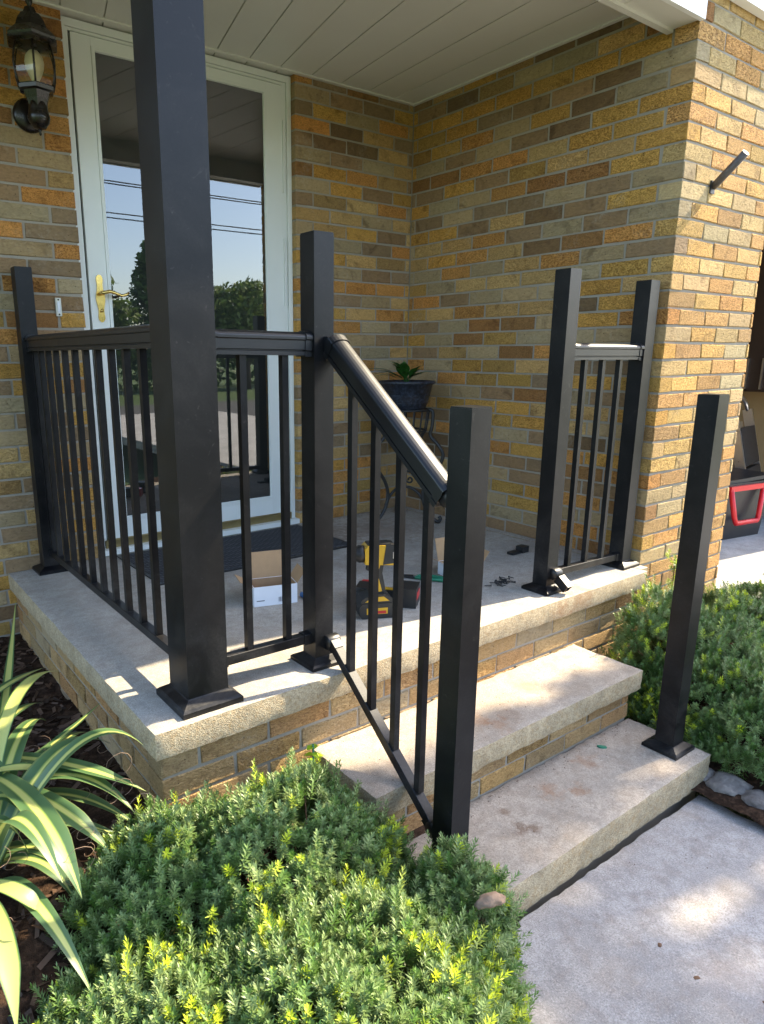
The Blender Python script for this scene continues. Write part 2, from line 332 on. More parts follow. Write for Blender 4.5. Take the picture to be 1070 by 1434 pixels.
def rough_box(name, lo, hi, mat, parent=None, step=0.02, amp=0.003, edge=0.006, seed=0, slope=None):
    # a cast slab: real uneven arrises and faces
    bm = bmesh.new(); dims = [hi[i]-lo[i] for i in range(3)]; n = [max(2, int(round(d/step))) for d in dims]
    def P(i, j, k): return Vector((lo[0]+dims[0]*i/n[0], lo[1]+dims[1]*j/n[1], lo[2]+dims[2]*k/n[2]))
    cache = {}
    def V(i, j, k):
        if (i, j, k) not in cache:
            p = P(i, j, k); nx = -1 if i == 0 else (1 if i == n[0] else 0); ny = -1 if j == 0 else (1 if j == n[1] else 0); nz = -1 if k == 0 else (1 if k == n[2] else 0)
            q = p*1.0; s = Vector((seed*7.3, seed*3.1, 0))
            a = mnoise.noise((p+s)*9)*0.5+mnoise.noise((p+s)*38)*0.5+mnoise.noise((p+s)*95)*0.35
            tot = abs(nx)+abs(ny)+abs(nz)
            side = (nx != 0 or ny != 0)
            q += Vector((nx, ny, 0))*amp*a*(1.0 if side else 0)
            q.z += nz*amp*a*0.25
            if tot >= 2:
                e = edge*(0.5+0.7*abs(mnoise.noise((p+s)*22)))
                q -= Vector((nx, ny, nz))*e*0.55
            if slope: q.z += slope(q)
            cache[(i, j, k)] = bm.verts.new(q)
        return cache[(i, j, k)]
    for k, fl in ((0, True), (n[2], False)):
        for i in range(n[0]):
            for j in range(n[1]):
                f = [V(i, j, k), V(i+1, j, k), V(i+1, j+1, k), V(i, j+1, k)]; bm.faces.new(f[::-1] if fl else f)
    for j, fl in ((0, False), (n[1], True)):
        for i in range(n[0]):
            for k in range(n[2]):
                f = [V(i, j, k), V(i+1, j, k), V(i+1, j, k+1), V(i, j, k+1)]; bm.faces.new(f[::-1] if fl else f)
    for i, fl in ((0, True), (n[0], False)):
        for j in range(n[1]):
            for k in range(n[2]):
                f = [V(i, j, k), V(i, j+1, k), V(i, j+1, k+1), V(i, j, k+1)]; bm.faces.new(f[::-1] if fl else f)
    o = bm_obj(name, bm, mat, parent, smooth=True); o.data.set_sharp_from_angle(angle=R(38)); return o

# ---------------------------------------------------------------- dimensions
D, WR, YP, PR = 1.584, 2.269, 0.070, 3.026
ZC, CH = 0.0589, 0.0677
BL, JT = 0.2115, 0.0095
Z1, Z2 = -0.4145, -0.2162
ZW = -0.528; ZD = -0.275; HC = 2.193

# ---------------------------------------------------------------- ground
def sheet(name, nx, ny, x0, x1, y0, y1, zf, mat):
    bm = bmesh.new(); vs = [[bm.verts.new((x0+(x1-x0)*i/nx, y0+(y1-y0)*j/ny, zf(x0+(x1-x0)*i/nx, y0+(y1-y0)*j/ny))) for j in range(ny+1)] for i in range(nx+1)]
    for i in range(nx):
        for j in range(ny): bm.faces.new((vs[i][j], vs[i+1][j], vs[i+1][j+1], vs[i][j+1]))
    return tag(bm_obj(name, bm, mat, smooth=True), kind='structure')
sheet('lawn', 8, 8, -900, 900, -900, 900, lambda x, y: -0.72, 'lawn')
def soilz(x, y):
    n = 0.018*mnoise.noise(Vector((x*7, y*7, 0)))+0.010*mnoise.noise(Vector((x*24, y*24, 3)))+0.006*mnoise.noise(Vector((x*60, y*60, 5)))
    if x < 0.1: b = -0.285-0.22*min(1, max(0, (-0.15-y)/0.6))
    else: b = -0.50+0.19*min(1, max(0, (x-1.7)/1.3))+0.0
    return b+n
bed = sheet('garden_soil_left', 110, 170, -2.2, 0.72, -2.6, 1.585, lambda x, y: soilz(x, y) if x < 0.1 else soilz(0.09, y)-0.08*min(1, (x-0.1)/0.3), 'soil')
bed2 = sheet('garden_soil_right', 70, 100, 1.61, 3.05, -2.4, 0.075, lambda x, y: soilz(x, y), 'soil')
walk = rough_box('walkway', (0.30, -3.6, ZW-0.10), (1.655, -0.5475, ZW), 'walk_concrete', step=0.028, amp=0.006, edge=0.012, seed=3, slope=lambda p: 0.012*(1.65-p.x)/1.2-0.004*p.y)
tag(walk, kind='structure')
drv = rough_box('driveway', (3.04, -9.0, ZD-0.12), (6.4, 7.0, ZD), 'drive_concrete', step=0.25, amp=0.002, edge=0.004); tag(drv, kind='structure')
street = box('street', (-300, -17.5, -0.80), (300, -10.5, -0.712), 'asphalt'); tag(street, kind='structure')

# ---------------------------------------------------------------- bricks
PAL = {'Y': (0.64, 0.355, 0.080), 'O': (0.64, 0.300, 0.080), 'T': (0.59, 0.375, 0.145), 'G': (0.36, 0.275, 0.155), 'M': (0.245, 0.160, 0.090),
       'B': (0.130, 0.082, 0.047), 'R': (0.33, 0.155, 0.052), 'y': (0.49, 0.30, 0.085), 'r': (0.40, 0.22, 0.065), 't': (0.42, 0.26, 0.10)}
PIT = {'Y': 0.75, 'O': 0.85, 'T': 0.55, 'G': 0.2, 'M': 0.12, 'B': 0.1, 'R': 0.6, 'y': 0.6, 'r': 0.5, 't': 0.5}
BR = random.Random(11)
MESH = {}
def brick_mesh(L, H=CH-JT, Dp=0.09):
    k = (round(L, 3), round(H, 3), BR.randrange(3))
    if k not in MESH:
        bm = bmesh.new(); add_box(bm, (-L/2, 0, -H/2), (L/2, Dp, H/2))
        bmesh.ops.bevel(bm, geom=[e for e in bm.edges if e.verts[0].co.y < 0.001 and e.verts[1].co.y < 0.001], offset=0.0028, segments=1, affect='EDGES')
        rr = random.Random(k[2]*31+int(L*1000))
        for q in bm.verts: q.co += Vector((rr.uniform(-1, 1)*0.0021, rr.uniform(-1, 1)*0.0015, rr.uniform(-1, 1)*0.0021))
        me = bpy.data.meshes.new('brick'); bm.to_mesh(me); bm.free(); me.materials.append(M['brick']); MESH[k] = me
    return MESH[k]
def rc(): return BR.choices('YOTGMByRt', [5, 4, 6, 6, 5, 2, 3, 1.2, 2])[0]
def brick(parent, c, rz, L, letter, H=None, pit=1.0):
    o = bpy.data.objects.new('brick', brick_mesh(L, H or (CH-JT))); COL.objects.link(o); o.parent = parent
    o.location = (c[0]+BR.uniform(-1, 1)*0.0006, c[1]+BR.uniform(-1, 1)*0.0006, c[2]+BR.uniform(-1, 1)*0.0008)
    o.rotation_euler = (BR.uniform(-1, 1)*0.006, 0, rz+BR.uniform(-1, 1)*0.004)
    col = PAL[letter]
    if parent.name.startswith(('porch', 'steps')): col = tuple(0.55*a+0.45*b for a, b in zip(col, (0.36, 0.275, 0.175)))
    if pit > 1.05: col = tuple(0.62*a*1.25+0.38*b for a, b in zip(col, (0.56, 0.40, 0.17)))  # pier bricks only: sunlight put into the colour, lighter and yellower
    k = BR.uniform(0.86, 1.16); w = BR.uniform(-0.07, 0.07)
    o.color = (col[0]*k*(1+w), col[1]*k, col[2]*k*(1-w), min(1, PIT[letter]*BR.uniform(0.8, 1.2)*pit))
    return o
def course(parent, x0, y0, dirv, rz, z, start, total, letters, H=None, pit=1.0):
    """lay bricks from (x0,y0) along dirv; start = length of the first module"""
    s = 0.0; i = 0; L = start
    while s < total-0.012:
        e = min(s+L, total); w = e-s-JT*(0.5 if s == 0 else 1)
        a = s+(0 if s == 0 else JT/2)
        if e >= total-1e-6: w = total-a
        else: w = e-JT/2-a
        if w > 0.008:
            mid = a+w/2
            ch = letters[i] if letters and i < len(letters) and letters[i] in PAL else rc()
            brick(parent, (x0+dirv[0]*mid, y0+dirv[1]*mid, z), rz, w, ch, H, pit)
        s = e; L = BL; i += 1

RET = {31: 'OGBBtYTM', 30: 'RTGGtBMY', 29: 'OYYyYYYY', 28: 'GBMMMYyy', 27: 'BGBYGOYr', 26: 'YYBMGMGY', 25: 'OYYTOORR', 24: 'YTTyMYMM', 23: 'TYRROGGY',
       22: 'GMGMMGMG', 21: 'YYMBTMYY', 20: 'GMGMOTTG', 19: 'TORBTOYT', 18: 'MGOTGOGG', 17: 'TYGTTTGy', 16: 'TYGGGMOO', 15: 'RYBTTOTy', 14: 'OYGRRGMO',
       13: 'TGGGyRGY', 12: 'YTORGTMT', 11: 'YMMTyYGO', 10: 'YYMYyOGG', 9: 'GMGRMGGT', 8: 'YTTYYYTM', 7: 'MGTYYYMR', 6: 'TBMGyOTR', 5: 'YYOYOYBM',
       4: 'ORMMYBBG', 3: 'GMMMGYTT', 2: 'ROYYGMYM', 1: 'RGGYGYYT', 0: 'YOGGYTBT', -1: 'GROMMTMM'}
PIE = {31: 'TTTT', 30: 'MGTT', 29: 'OOOM', 28: 'GTOG', 27: 'MGGM', 26: 'OYTG', 25: 'OTOT', 24: 'OTOY', 23: 'TOTT', 22: 'OTOY', 21: 'GTGO', 20: 'YYRT',
       19: 'YGGO', 18: 'TYOT', 17: 'YTYO', 16: 'TMOT', 15: 'RYOY', 14: 'TOOM', 13: 'MYtR', 12: 'YRYG', 11: 'TYOO', 10: 'TYOG', 9: 'OOTG', 8: 'OYTO', 7: 'RYTG',
       6: 'OYYG', 5: 'YTTO', 4: 'TRGO', 3: 'GMGR', 2: 'RGTR', 1: 'RYTO', 0: 'TOTO', -1: 'GGTO', -2: 'ROTO', -3: 'ORTO', -4: 'OYGO', -5: 'TOGT', -6: 'OTYM'}
BKR = {31: 'OMRM', 30: 'GMMY', 29: 'MYGO', 28: 'OBTM', 27: 'MBBT', 26: 'GMGT', 25: 'RYOt', 24: 'GYMY', 23: 'MtTO', 22: 'TTGT', 21: 'GtYM', 20: 'TGMO', 19: 'YYTt',
       18: 'GGMM', 17: 'OOOO', 16: 'YMGT', 15: 'TYTO', 14: 'YOGM', 13: 'TGGM', 12: 'YMGT', 11: 'OMOG', 10: 'TGTO', 9: 'MTYT', 8: 'YTGT', 7: 'MTGY', 6: 'TMyG'}
BKL = {31: 'OO', 30: 'RY', 29: 'OO', 28: 'YO', 27: 'OO', 26: 'rY', 25: 'OR', 24: 'OG', 23: 'GM', 22: 'tM', 21: 'OM', 20: 'MG', 19: 'MO', 18: 'OG', 17: 'MM',
       16: 'GO', 15: 'MG', 14: 'YR', 13: 'MO', 12: 'GG', 11: 'YY', 10: 'RY', 9: 'GG', 8: 'YM', 7: 'MG', 6: 'GT', 5: 'OT', 4: 'TM', 3: 'YM', 2: 'TT', 1: 'YM', 0: 'TT'}

back = thing('brick_wall', 'narrow shaded brick wall between the storm door and the inner porch corner', 'wall', (1.9, D, -0.7))
backl = thing('brick_wall', 'brick wall left of the storm door carrying the black lantern and doorbell plate', 'wall', (-0.2, D, -0.7))
retw = thing('brick_wall', 'shaded brick wall at the right side of the porch behind the corner plant stand', 'wall', (WR, 0.8, -0.7))
pier = thing('brick_pier', 'sunlit rough yellow brick pier between the porch and the garage opening', 'wall', (2.65, YP, -0.7))
def at(o): return o.location
def lay(par, *a, **k):
    course(par, *a, **k)
class Off:  # lay in world coordinates under a moved parent
    pass
def wcourse(par, x0, y0, dirv, rz, z, start, total, letters, H=None, pit=1.0):
    L = par.location; course(par, x0-L.x, y0-L.y, dirv, rz, z-L.z, start, total, letters, H, pit)
for n in range(-6, 33):
    z = ZC+(n+0.5)*CH; even = (n % 2 == 0)
    if n >= -1 and z < HC+0.03:
        H = None
        zz = z
        # return wall: from the outer corner inward
        y0 = YP if even else YP+0.09
        first = BL if even else 0.104-0.09
        if even: wcourse(retw, WR, YP, (0, 1), -math.pi/2, zz, BL, D-YP-0.004, RET.get(n), H)
        else:
            # the corner brick of this course belongs to the pier: its end shows here
            wcourse(retw, WR, YP+0.104, (0, 1), -math.pi/2, zz, BL, D-YP-0.104-0.004, RET.get(n, 'xxxxxxxxx')[1:], H)
        # back wall, right of the door
        wcourse(back, 1.500, D, (1, 0), 0, zz, BL if even else 0.105, WR-1.500-0.001, BKR.get(n), H, 0.8)
    if z > -0.62 and n <= 32:
        # left of the door, starting at the door jamb
        if z < HC+0.10: wcourse(backl, 0.415, D, (-1, 0), 0, z, BL if not even else 0.105, 1.60, BKL.get(n), None, 0.9)
    # pier front
    if z < 2.21:
        p = PIE.get(n, '')
        if even:
            wcourse(pier, WR+0.0965, YP, (1, 0), 0, z, BL-0.0, PR-WR-0.0965, p[1:], None, 1.15)
            if n < -1: wcourse(pier, WR, YP, (1, 0), 0, z, 0.0965-JT/2, 0.0965-JT/2, p[:1], None, 1.1)
        else:
            wcourse(pier, WR, YP, (1, 0), 0, z, BL-0.006, PR-WR, p, None, 1.15)
        wcourse(pier, PR, YP+0.0965, (0, 1), math.pi/2, z, BL, 0.5, None, None)
# corner bricks are as deep as a brick is wide: give the odd pier ones and the even return ones full depth
def wall_core(par, lo, hi):
    L = par.location; o = box('mortar', tuple(lo[i]-L[i] for i in range(3)), tuple(hi[i]-L[i] for i in range(3)), 'mortar', par); return o
MR = 0.0045
wall_core(retw, (WR+MR, YP+MR, -0.70), (WR+0.30, D+0.3, 2.215))
wall_core(back, (1.500+MR, D+MR, -0.70), (WR+MR-0.001, D+0.30, 2.215))
wall_core(backl, (-1.178, D+MR, -0.70), (0.415-MR, D+0.30, 2.215))
wall_core(back, (0.415-MR+0.001, D+0.19, 2.205), (1.5+MR-0.001, D+0.30, 2.30))
wall_core(pier, (WR+0.301, YP+MR+0.0005, -0.70), (PR-MR, YP+0.52, 2.215))

# ---------------------------------------------------------------- porch base, slab, steps
porch = thing('porch', 'raised concrete porch slab on a low brick base, with black railing posts on it', 'porch', (1.1, 0.8, -0.5))
def pl(par, p): return tuple(p[i]-par.location[i] for i in range(3))
def wbox(name, lo, hi, mat, par, **k): return box(name, pl(par, lo), pl(par, hi), mat, par, **k)
slab = rough_box('slab', (0.0, 0.0, -0.0765), (2.215, D-0.002, 0.0), 'slab_concrete', step=0.02, amp=0.0035, edge=0.007, seed=1)
# the slab stops at the pier: cut its far right behind the wall line is hidden by the wall itself
slab.parent = porch; slab.location = tuple(-c for c in porch.location)
slab2 = rough_box('slab', (2.2140, 0.030, -0.0765), (WR-0.001, D-0.002, -0.0006), 'slab_concrete', step=0.02, amp=0.002, edge=0.002, seed=1)
slab2.parent = porch; slab2.location = tuple(-c for c in porch.location)
wbox('mortar', (0.026, 0.026, -0.70), (2.26, D-0.01, -0.079), 'mortar', porch)
PF = ['tTOTOYTGTYOT', 'TYtGTYOTtTGY', 'OTYTMTOGTTOT', 'TGTOYTTYMTOT', 'TTOYTGTOYTTM', 'TOYTGTOYTTMT']
for r in range(6):
    z = -0.0765-0.006-(CH-JT)/2-r*CH
    wcourse(porch, 0.022, 0.022, (1, 0), 0, z, BL if r % 2 else 0.105, 2.235, PF[r], None, 0.9)
    wcourse(porch, 0.022, 0.022+0.096, (0, 1), -math.pi/2, z, BL if r % 2 == 0 else 0.105, D-0.13, PF[5-r], None, 0.9)

steps = thing('steps', 'two weathered concrete steps with brick risers leading up to the porch', 'steps', (1.2, -0.25, -0.52))
def wrough(name, lo, hi, mat, par, **k):
    o = rough_box(name, lo, hi, mat, **k); o.parent = par; o.location = tuple(-c for c in par.location); return o
wrough('tread', (0.478, -0.2724, Z2-0.076), (1.747, 0.018, Z2), 'tread_concrete', steps, step=0.016, amp=0.0045, edge=0.008, seed=5)
wrough('tread', (0.50, -0.5407, Z1-0.106), (1.735, -0.238, Z1), 'tread_concrete', steps, step=0.016, amp=0.0045, edge=0.009, seed=9)
wbox('mortar', (0.50, -0.236, Z2-0.30), (1.716, 0.017, Z2-0.0775), 'mortar', steps)
wbox('mortar', (0.52, -0.515, -0.72), (1.715, -0.24, Z1-0.1075), 'mortar', steps)
for r in range(2):
    z = Z2-0.0775-0.002-(0.053)/2-r*0.0615
    wcourse(steps, 0.50, -0.2405, (1, 0), 0, z, BL if r else 0.12, 1.222, ['TOtYTrOYT', 'OTYrTOTYT'][r], 0.053)
    wcourse(steps, 1.7205, -0.2405+0.096, (0, 1), math.pi/2, z, 0.15, 0.15, 'G', 0.053)

# edging stones beside the walk
SR = random.Random(4)
for i, (x, y, s) in enumerate([(1.735, -0.600, 0.062), (1.715, -0.705, 0.055), (1.76, -0.80, 0.07), (1.80, -0.90, 0.06), (1.72, -0.52, 0.045)]):
    bm = bmesh.new(); bmesh.ops.create_icosphere(bm, subdivisions=3, radius=1)
    for q in bm.verts:
        d = 1+0.42*mnoise.noise(q.co*1.4+Vector((i*5, 0, 0)))+0.22*mnoise.noise(q.co*4+Vector((i*5, 0, 0)))
        q.co = Vector((q.co.x*s*d, q.co.y*s*0.95*d, max(-0.5, q.co.z)*s*0.62*d))
    o = bm_obj('edging_stone', bm, 'stone', smooth=True, loc=(x, y, -0.505), rot=(0, 0, SR.uniform(0, 6)))
    tag(o, ['grey edging stone touching the walkway corner just below the shrub', 'second edging stone along the walkway under the right shrub', 'largest edging stone under the right shrub near the picture edge',
            'last edging stone under the right shrub, at the picture edge', 'small edging stone tucked against the end of the lowest step'][i], 'stone', 'edging stones along the walkway')

# ---------------------------------------------------------------- posts
PW = 0.0635
def make_post(name, label, x, y, zb, h, w=PW, bw=0.1206, bh=0.026, lean=(0, 0), cap=True, group='black square railing posts', cat='post'):
    p = thing(name, label, cat, (x, y, zb), 0, group)
    bm = bmesh.new(); vs = add_box(bm, (-w/2, -w/2, 0.004), (w/2, w/2, h-(0.003 if cap else 0)))
    bm_obj('shaft', bm, 'black_metal', p, bevel=0.0035, seg=2)
    # skirt: low flared cover
    bm = bmesh.new(); prof = [(bw/2, 0.0), (bw/2, bh*0.42), (bw/2-0.006, bh*0.62), (w/2+0.003, bh), (w/2+0.0008, bh*1.08)]
    rings = [[bm.verts.new((sx*r, sy*r, z)) for sx, sy in ((-1, -1), (1, -1), (1, 1), (-1, 1))] for r, z in prof]
    for A, B in zip(rings, rings[1:]):
        for k in range(4): bm.faces.new((A[k], A[(k+1) % 4], B[(k+1) % 4], B[k]))
    bm_obj('base_cover', bm, 'black_metal', p, bevel=0.0012)
    if cap: box('cap', (-w/2+0.001, -w/2+0.001, h-0.0035), (w/2-0.001, w/2-0.001, h), 'black_metal', p, bevel=0.001)
    return p
pA = make_post('railing_post', 'black square post standing against the brick wall left of the door', 0.1605, 1.515, 0, 1.2315)
pB = make_post('railing_post', 'black square post at the top left of the steps, carrying the sloping handrail', 0.5686, 0.1087, 0, 1.206)
pC = make_post('railing_post', 'black square post on the lowest step, rising out of the big yew shrub', 0.600, -0.4197, Z1, 1.2022)
pD = make_post('railing_post', 'black square post right of the step top with a loose bracket at its foot', 1.6595, 0.1121, 0, 1.1856)
pE = make_post('railing_post', 'black square post beside the outer end of the shaded brick wall', 2.196, 0.1225, 0, 1.1773)
pF = make_post('railing_post', 'black square post standing alone on the right end of the lowest step', 1.6545, -0.4318, Z1, 1.1916)
for sx in (-1, 1): lathe('screw_head', [(0.0001, 0.0), (0.004, 0.0), (0.004, 0.0015), (0.0001, 0.002)], 'brass', pF, n=10, c=(0.047, 0.014*sx, 0.0215))
pK = make_post('porch_column', 'tall thick black square column at the porch corner, holding up the roof', 0.1749, 0.1082, 0, 2.082, 0.115, 0.1737, 0.034, cap=False, group=None, cat='column')

# ---------------------------------------------------------------- railings
def rail_section(top=True):
    if top:   # loaf-topped rail, section in (across, up)
        pts = [(-0.021, -0.030), (0.021, -0.030), (0.021, -0.020), (0.0175, -0.0185), (0.0175, -0.0165), (0.0225, -0.015), (0.0225, 0.008), (0.0265, 0.011), (0.0265, 0.017)]
        for k in range(0, 9): a = R(20+k*140/8); pts.append((0.0275*math.cos(a), 0.014+0.0165*math.sin(a)))
        pts += [(-0.0265, 0.017), (-0.0265, 0.011), (-0.0225, 0.008), (-0.0225, -0.015), (-0.0175, -0.0165), (-0.0175, -0.0185), (-0.021, -0.020)]
        return pts
    return [(-0.013, -0.0135), (0.013, -0.0135), (0.014, -0.0125), (0.014, 0.0125), (0.013, 0.0135), (-0.013, 0.0135), (-0.014, 0.0125), (-0.014, -0.0125)]
def extrude_between(name, a, b, sec, mat, par, scale=1.0):
    a = Vector(a); b = Vector(b); d = (b-a); L = d.length; d.normalize(); side = d.cross(Vector((0, 0, 1))).normalized(); upv = side.cross(d)
    poly = [(x*scale, y*scale) for x, y in sec]
    mt = frame(a, side, upv, -d) if False else frame(a, side, upv, side.cross(upv))
    zdir = side.cross(upv)
    if zdir.dot(d) < 0: mt = frame(b, side, upv, zdir)
    return prism(name, poly, L, mat, par, mtx=Matrix.Translation(-Vector(par.location)) @ mt)
def make_rail(name, label, a, b, zt0, zt1, zb0, zb1, bal, gap=0.0, tscale=1.0, hinge=False):
    """a,b: (x,y) faces between posts; zt/zb rail centre heights at both ends; bal: fractions"""
    a = Vector((a[0], a[1], 0)); b = Vector((b[0], b[1], 0)); mid = (a+b)/2
    p = thing(name, label, 'railing', (mid.x, mid.y, (zb0+zb1)/2), 0, None)
    d = (b-a).normalized(); g0 = gap
    A = a+d*g0; B = b-d*g0
    f = lambda s, z0, z1: z0+(z1-z0)*s
    extrude_between('top_rail', (A.x, A.y, zt0), (B.x, B.y, zt1), rail_section(True), 'black_gloss', p, tscale)
    extrude_between('bottom_rail', (A.x, A.y, zb0), (B.x, B.y, zb1), rail_section(False), 'black_metal', p)
    sl = (zt1-zt0)
    for s in bal:
        q = a+(b-a)*s; zt = f(s, zt0, zt1)-0.028*tscale; zb = f(s, zb0, zb1)+0.010
        me = 0.0095; mt = Matrix.Rotation(math.atan2(d.y, d.x), 4, 'Z'); mt.translation = q-Vector(p.location)
        bm = bmesh.new(); add_box(bm, (-me, -me, zb), (me, me, zt), mt); bm_obj('baluster', bm, 'black_metal', p, bevel=0.0018)
    # end collars
    dt = Vector((B.x-A.x, B.y-A.y, zt1-zt0)).normalized(); db = Vector((B.x-A.x, B.y-A.y, zb1-zb0)).normalized()
    for q, z, s in ((A, zt0, 1), (B, zt1, -1)):
        c0 = Vector((q.x, q.y, z)); extrude_between('rail_bracket', c0, c0+dt*s*0.022, rail_section(True), 'black_gloss', p, tscale*1.10)
    for q, z, s in ((A, zb0, 1), (B, zb1, -1)):
        c0 = Vector((q.x, q.y, z)); extrude_between('rail_bracket', c0, c0+db*s*0.026, rail_section(False), 'black_gloss', p, 1.2)
    if hinge:
        for q, z, s in ((a, zt0, 1), (b, zt1, -1), (a, zb0, 1), (b, zb1, -1)):
            c = Vector((q.x, q.y, z))+d*s*0.006
            mt = Matrix.Translation(c-Vector(p.location)) @ Matrix.Rotation(R(90), 4, 'Y')
            lathe('hinge_knuckle', [(0.0001, -0.021), (0.021, -0.021), (0.022, -0.019), (0.022, 0.019), (0.021, 0.021), (0.0001, 0.021)], 'black_gloss', p, 20, mtx=mt)
    return p
yA = 1.515-PW/2; yK = 0.1082+0.0575
ys = [1.448, 1.362, 1.266, 1.166, 1.055, 0.940, 0.824, 0.706, 0.588, 0.470, 0.352, 0.236]
make_rail('railing', 'black railing panel with many balusters along the left edge of the porch', (0.168, yA), (0.168, yK), 0.945, 0.945, 0.088, 0.088, [(yA-y)/(yA-yK) for y in ys])
xa, xb = 0.1749+0.0575, 0.5686-PW/2
make_rail('railing', 'short black railing panel with two balusters between the thick column and the stair post', (xa, 0.110), (xb, 0.110), 0.930, 0.925, 0.088, 0.084, [(x-xa)/(xb-xa) for x in (0.333, 0.460)])
ya, yb = 0.1087-PW/2, -0.4197+PW/2
zt = lambda y: 0.905+(y-0.047)*0.735; zb = lambda y: 0.044+(y-0.042)*0.765
make_rail('stair_railing', 'black stair railing sloping down beside the steps with a thick round topped handrail', (0.590, ya), (0.590, yb), zt(ya)-0.004, zt(yb)-0.004, zb(ya), zb(yb),
          [(ya-y)/(ya-yb) for y in (-0.022, -0.117, -0.214, -0.313)], gap=0.016, tscale=1.02, hinge=True)
xa, xb = 1.6595+PW/2, 2.196-PW/2
make_rail('railing', 'short black railing panel with three balusters in front of the shaded brick wall', (xa, 0.115), (xb, 0.120), 0.905, 0.903, 0.060, 0.046, [(x-xa)/(xb-xa) for x in (1.805, 1.922, 2.040)])
# loose hinge bracket at the foot of the right stair post, waiting for a rail
lb = thing('rail_bracket', 'loose hinged bracket with an open square socket at the foot of the right stair post', 'bracket', (1.667, 0.072, 0.075))
lathe('hinge_knuckle', [(0.0001, -0.020), (0.021, -0.020), (0.022, -0.018), (0.022, 0.018), (0.021, 0.020), (0.0001, 0.020)], 'black_gloss', lb, 20, mtx=Matrix.Rotation(R(90), 4, 'Y'))
bm = bmesh.new(); mt = Matrix.Translation((0.012, -0.010, -0.018)) @ Matrix.Rotation(R(38), 4, 'X')
for lo, hi in (((-0.017, -0.055, -0.017), (0.017, 0, -0.013)), ((-0.017, -0.055, 0.013), (0.017, 0, 0.017)), ((-0.017, -0.055, -0.013), (-0.013, 0, 0.013)), ((0.013, -0.055, -0.013), (0.017, 0, 0.013)), ((-0.013, -0.006, -0.013), (0.013, 0, 0.013))): add_box(bm, lo, hi, mt)
bm_obj('socket', bm, 'black_gloss', lb)

# ---------------------------------------------------------------- porch ceiling, beam, eave
ceil = thing('porch_ceiling', 'beige white ceiling of long grooved vinyl panels over the porch', 'ceiling', (1.1, 0.8, HC))
edges = [-1.17, -0.99, -0.81, -0.63, -0.45, -0.27, -0.09, 0.085, 0.26, 0.43, 0.60, 0.77, 0.935, 1.10, 1.262, 1.423, 1.595, 1.768, 1.940, 2.110, 2.266]
for a, b in zip(edges, edges[1:]):
    sh = lambda x: -0.30*(2.27-x)*0.82 if x > 1.2 else -0.30*(2.27-1.2)*0.82
    y0, y1 = 0.19, D+0.07
    bm = bmesh.new(); gz = HC; xa0, xb0 = a+sh(a)*(D-y0), b+sh(b)*(D-y0)
    lo = [(a+0.003, D), (b-0.003, D), (xb0-0.003, y0), (xa0+0.003, y0)]
    vs = [bm.verts.new((x-1.1, y-0.8+(0.07 if y == D else 0), 0.0)) for x, y in lo]; vt = [bm.verts.new((q.co.x, q.co.y, 0.012)) for q in vs]
    bm.faces.new(vs); bm.faces.new(vt[::-1])
    for i in range(4): bm.faces.new((vs[i], vt[i], vt[(i+1) % 4], vs[(i+1) % 4]))
    bm_obj('ceiling_panel', bm, 'white_vinyl', ceil, bevel=0.002)
wbox('backing_board', (-1.18, 0.16, HC+0.009), (WR-0.001, D+0.09, HC+0.03), 'white_vinyl', ceil)
wbox('edge_trim', (WR-0.022, 0.19, HC-0.006), (WR-0.0015, D-0.004, HC+0.008), 'white_vinyl', ceil, bevel=0.003)
wbox('edge_trim', (-1.17, D-0.024, HC-0.0065), (WR-0.023, D-0.003, HC+0.007), 'white_vinyl', ceil, bevel=0.003)
beam = thing('porch_beam', 'white wrapped beam along the front of the porch ceiling', 'beam', (1.1, 0.12, 2.08))
for a, b in ((-1.18, 0.55), (0.553, 1.25), (1.253, 1.93), (1.933, WR-0.0015)): wbox('soffit_panel', (a, 0.070, 2.083), (b, 0.178, 2.095), 'white_vinyl', beam, bevel=0.002)
wbox('channel_trim', (-1.18, 0.168, 2.072), (WR-0.002, 0.192, 2.100), 'white_vinyl', beam, bevel=0.004)
wbox('inner_face', (-1.18, 0.176, 2.0955), (WR-0.002, 0.189, 2.22), 'white_vinyl', beam)
wbox('fascia', (-1.18, 0.050, 2.076), (WR-0.0015, 0.069, 2.34), 'fascia_white', beam, bevel=0.002)
roof = thing('roof', 'low dark shingled roof over the porch and the garage', 'roof', (1.5, 1.5, 2.35))
bm = bmesh.new(); add_box(bm, (-2.75, -1.48, 0.0), (5.2, 5.5, 0.04)); bm_obj('roof_deck', bm, 'roof_shingle', roof)
wbox('shade_gutter', (-1.2, -0.125, 2.155), (1.93, 0.045, 2.30), 'fascia_white', roof, bevel=0.012)  # unseen overhang, added so its end shades the upper column
wbox('eave_trim', (2.30, YP-0.040, 2.190), (6.4, YP-0.002, 2.33), 'fascia_white', roof, bevel=0.004)

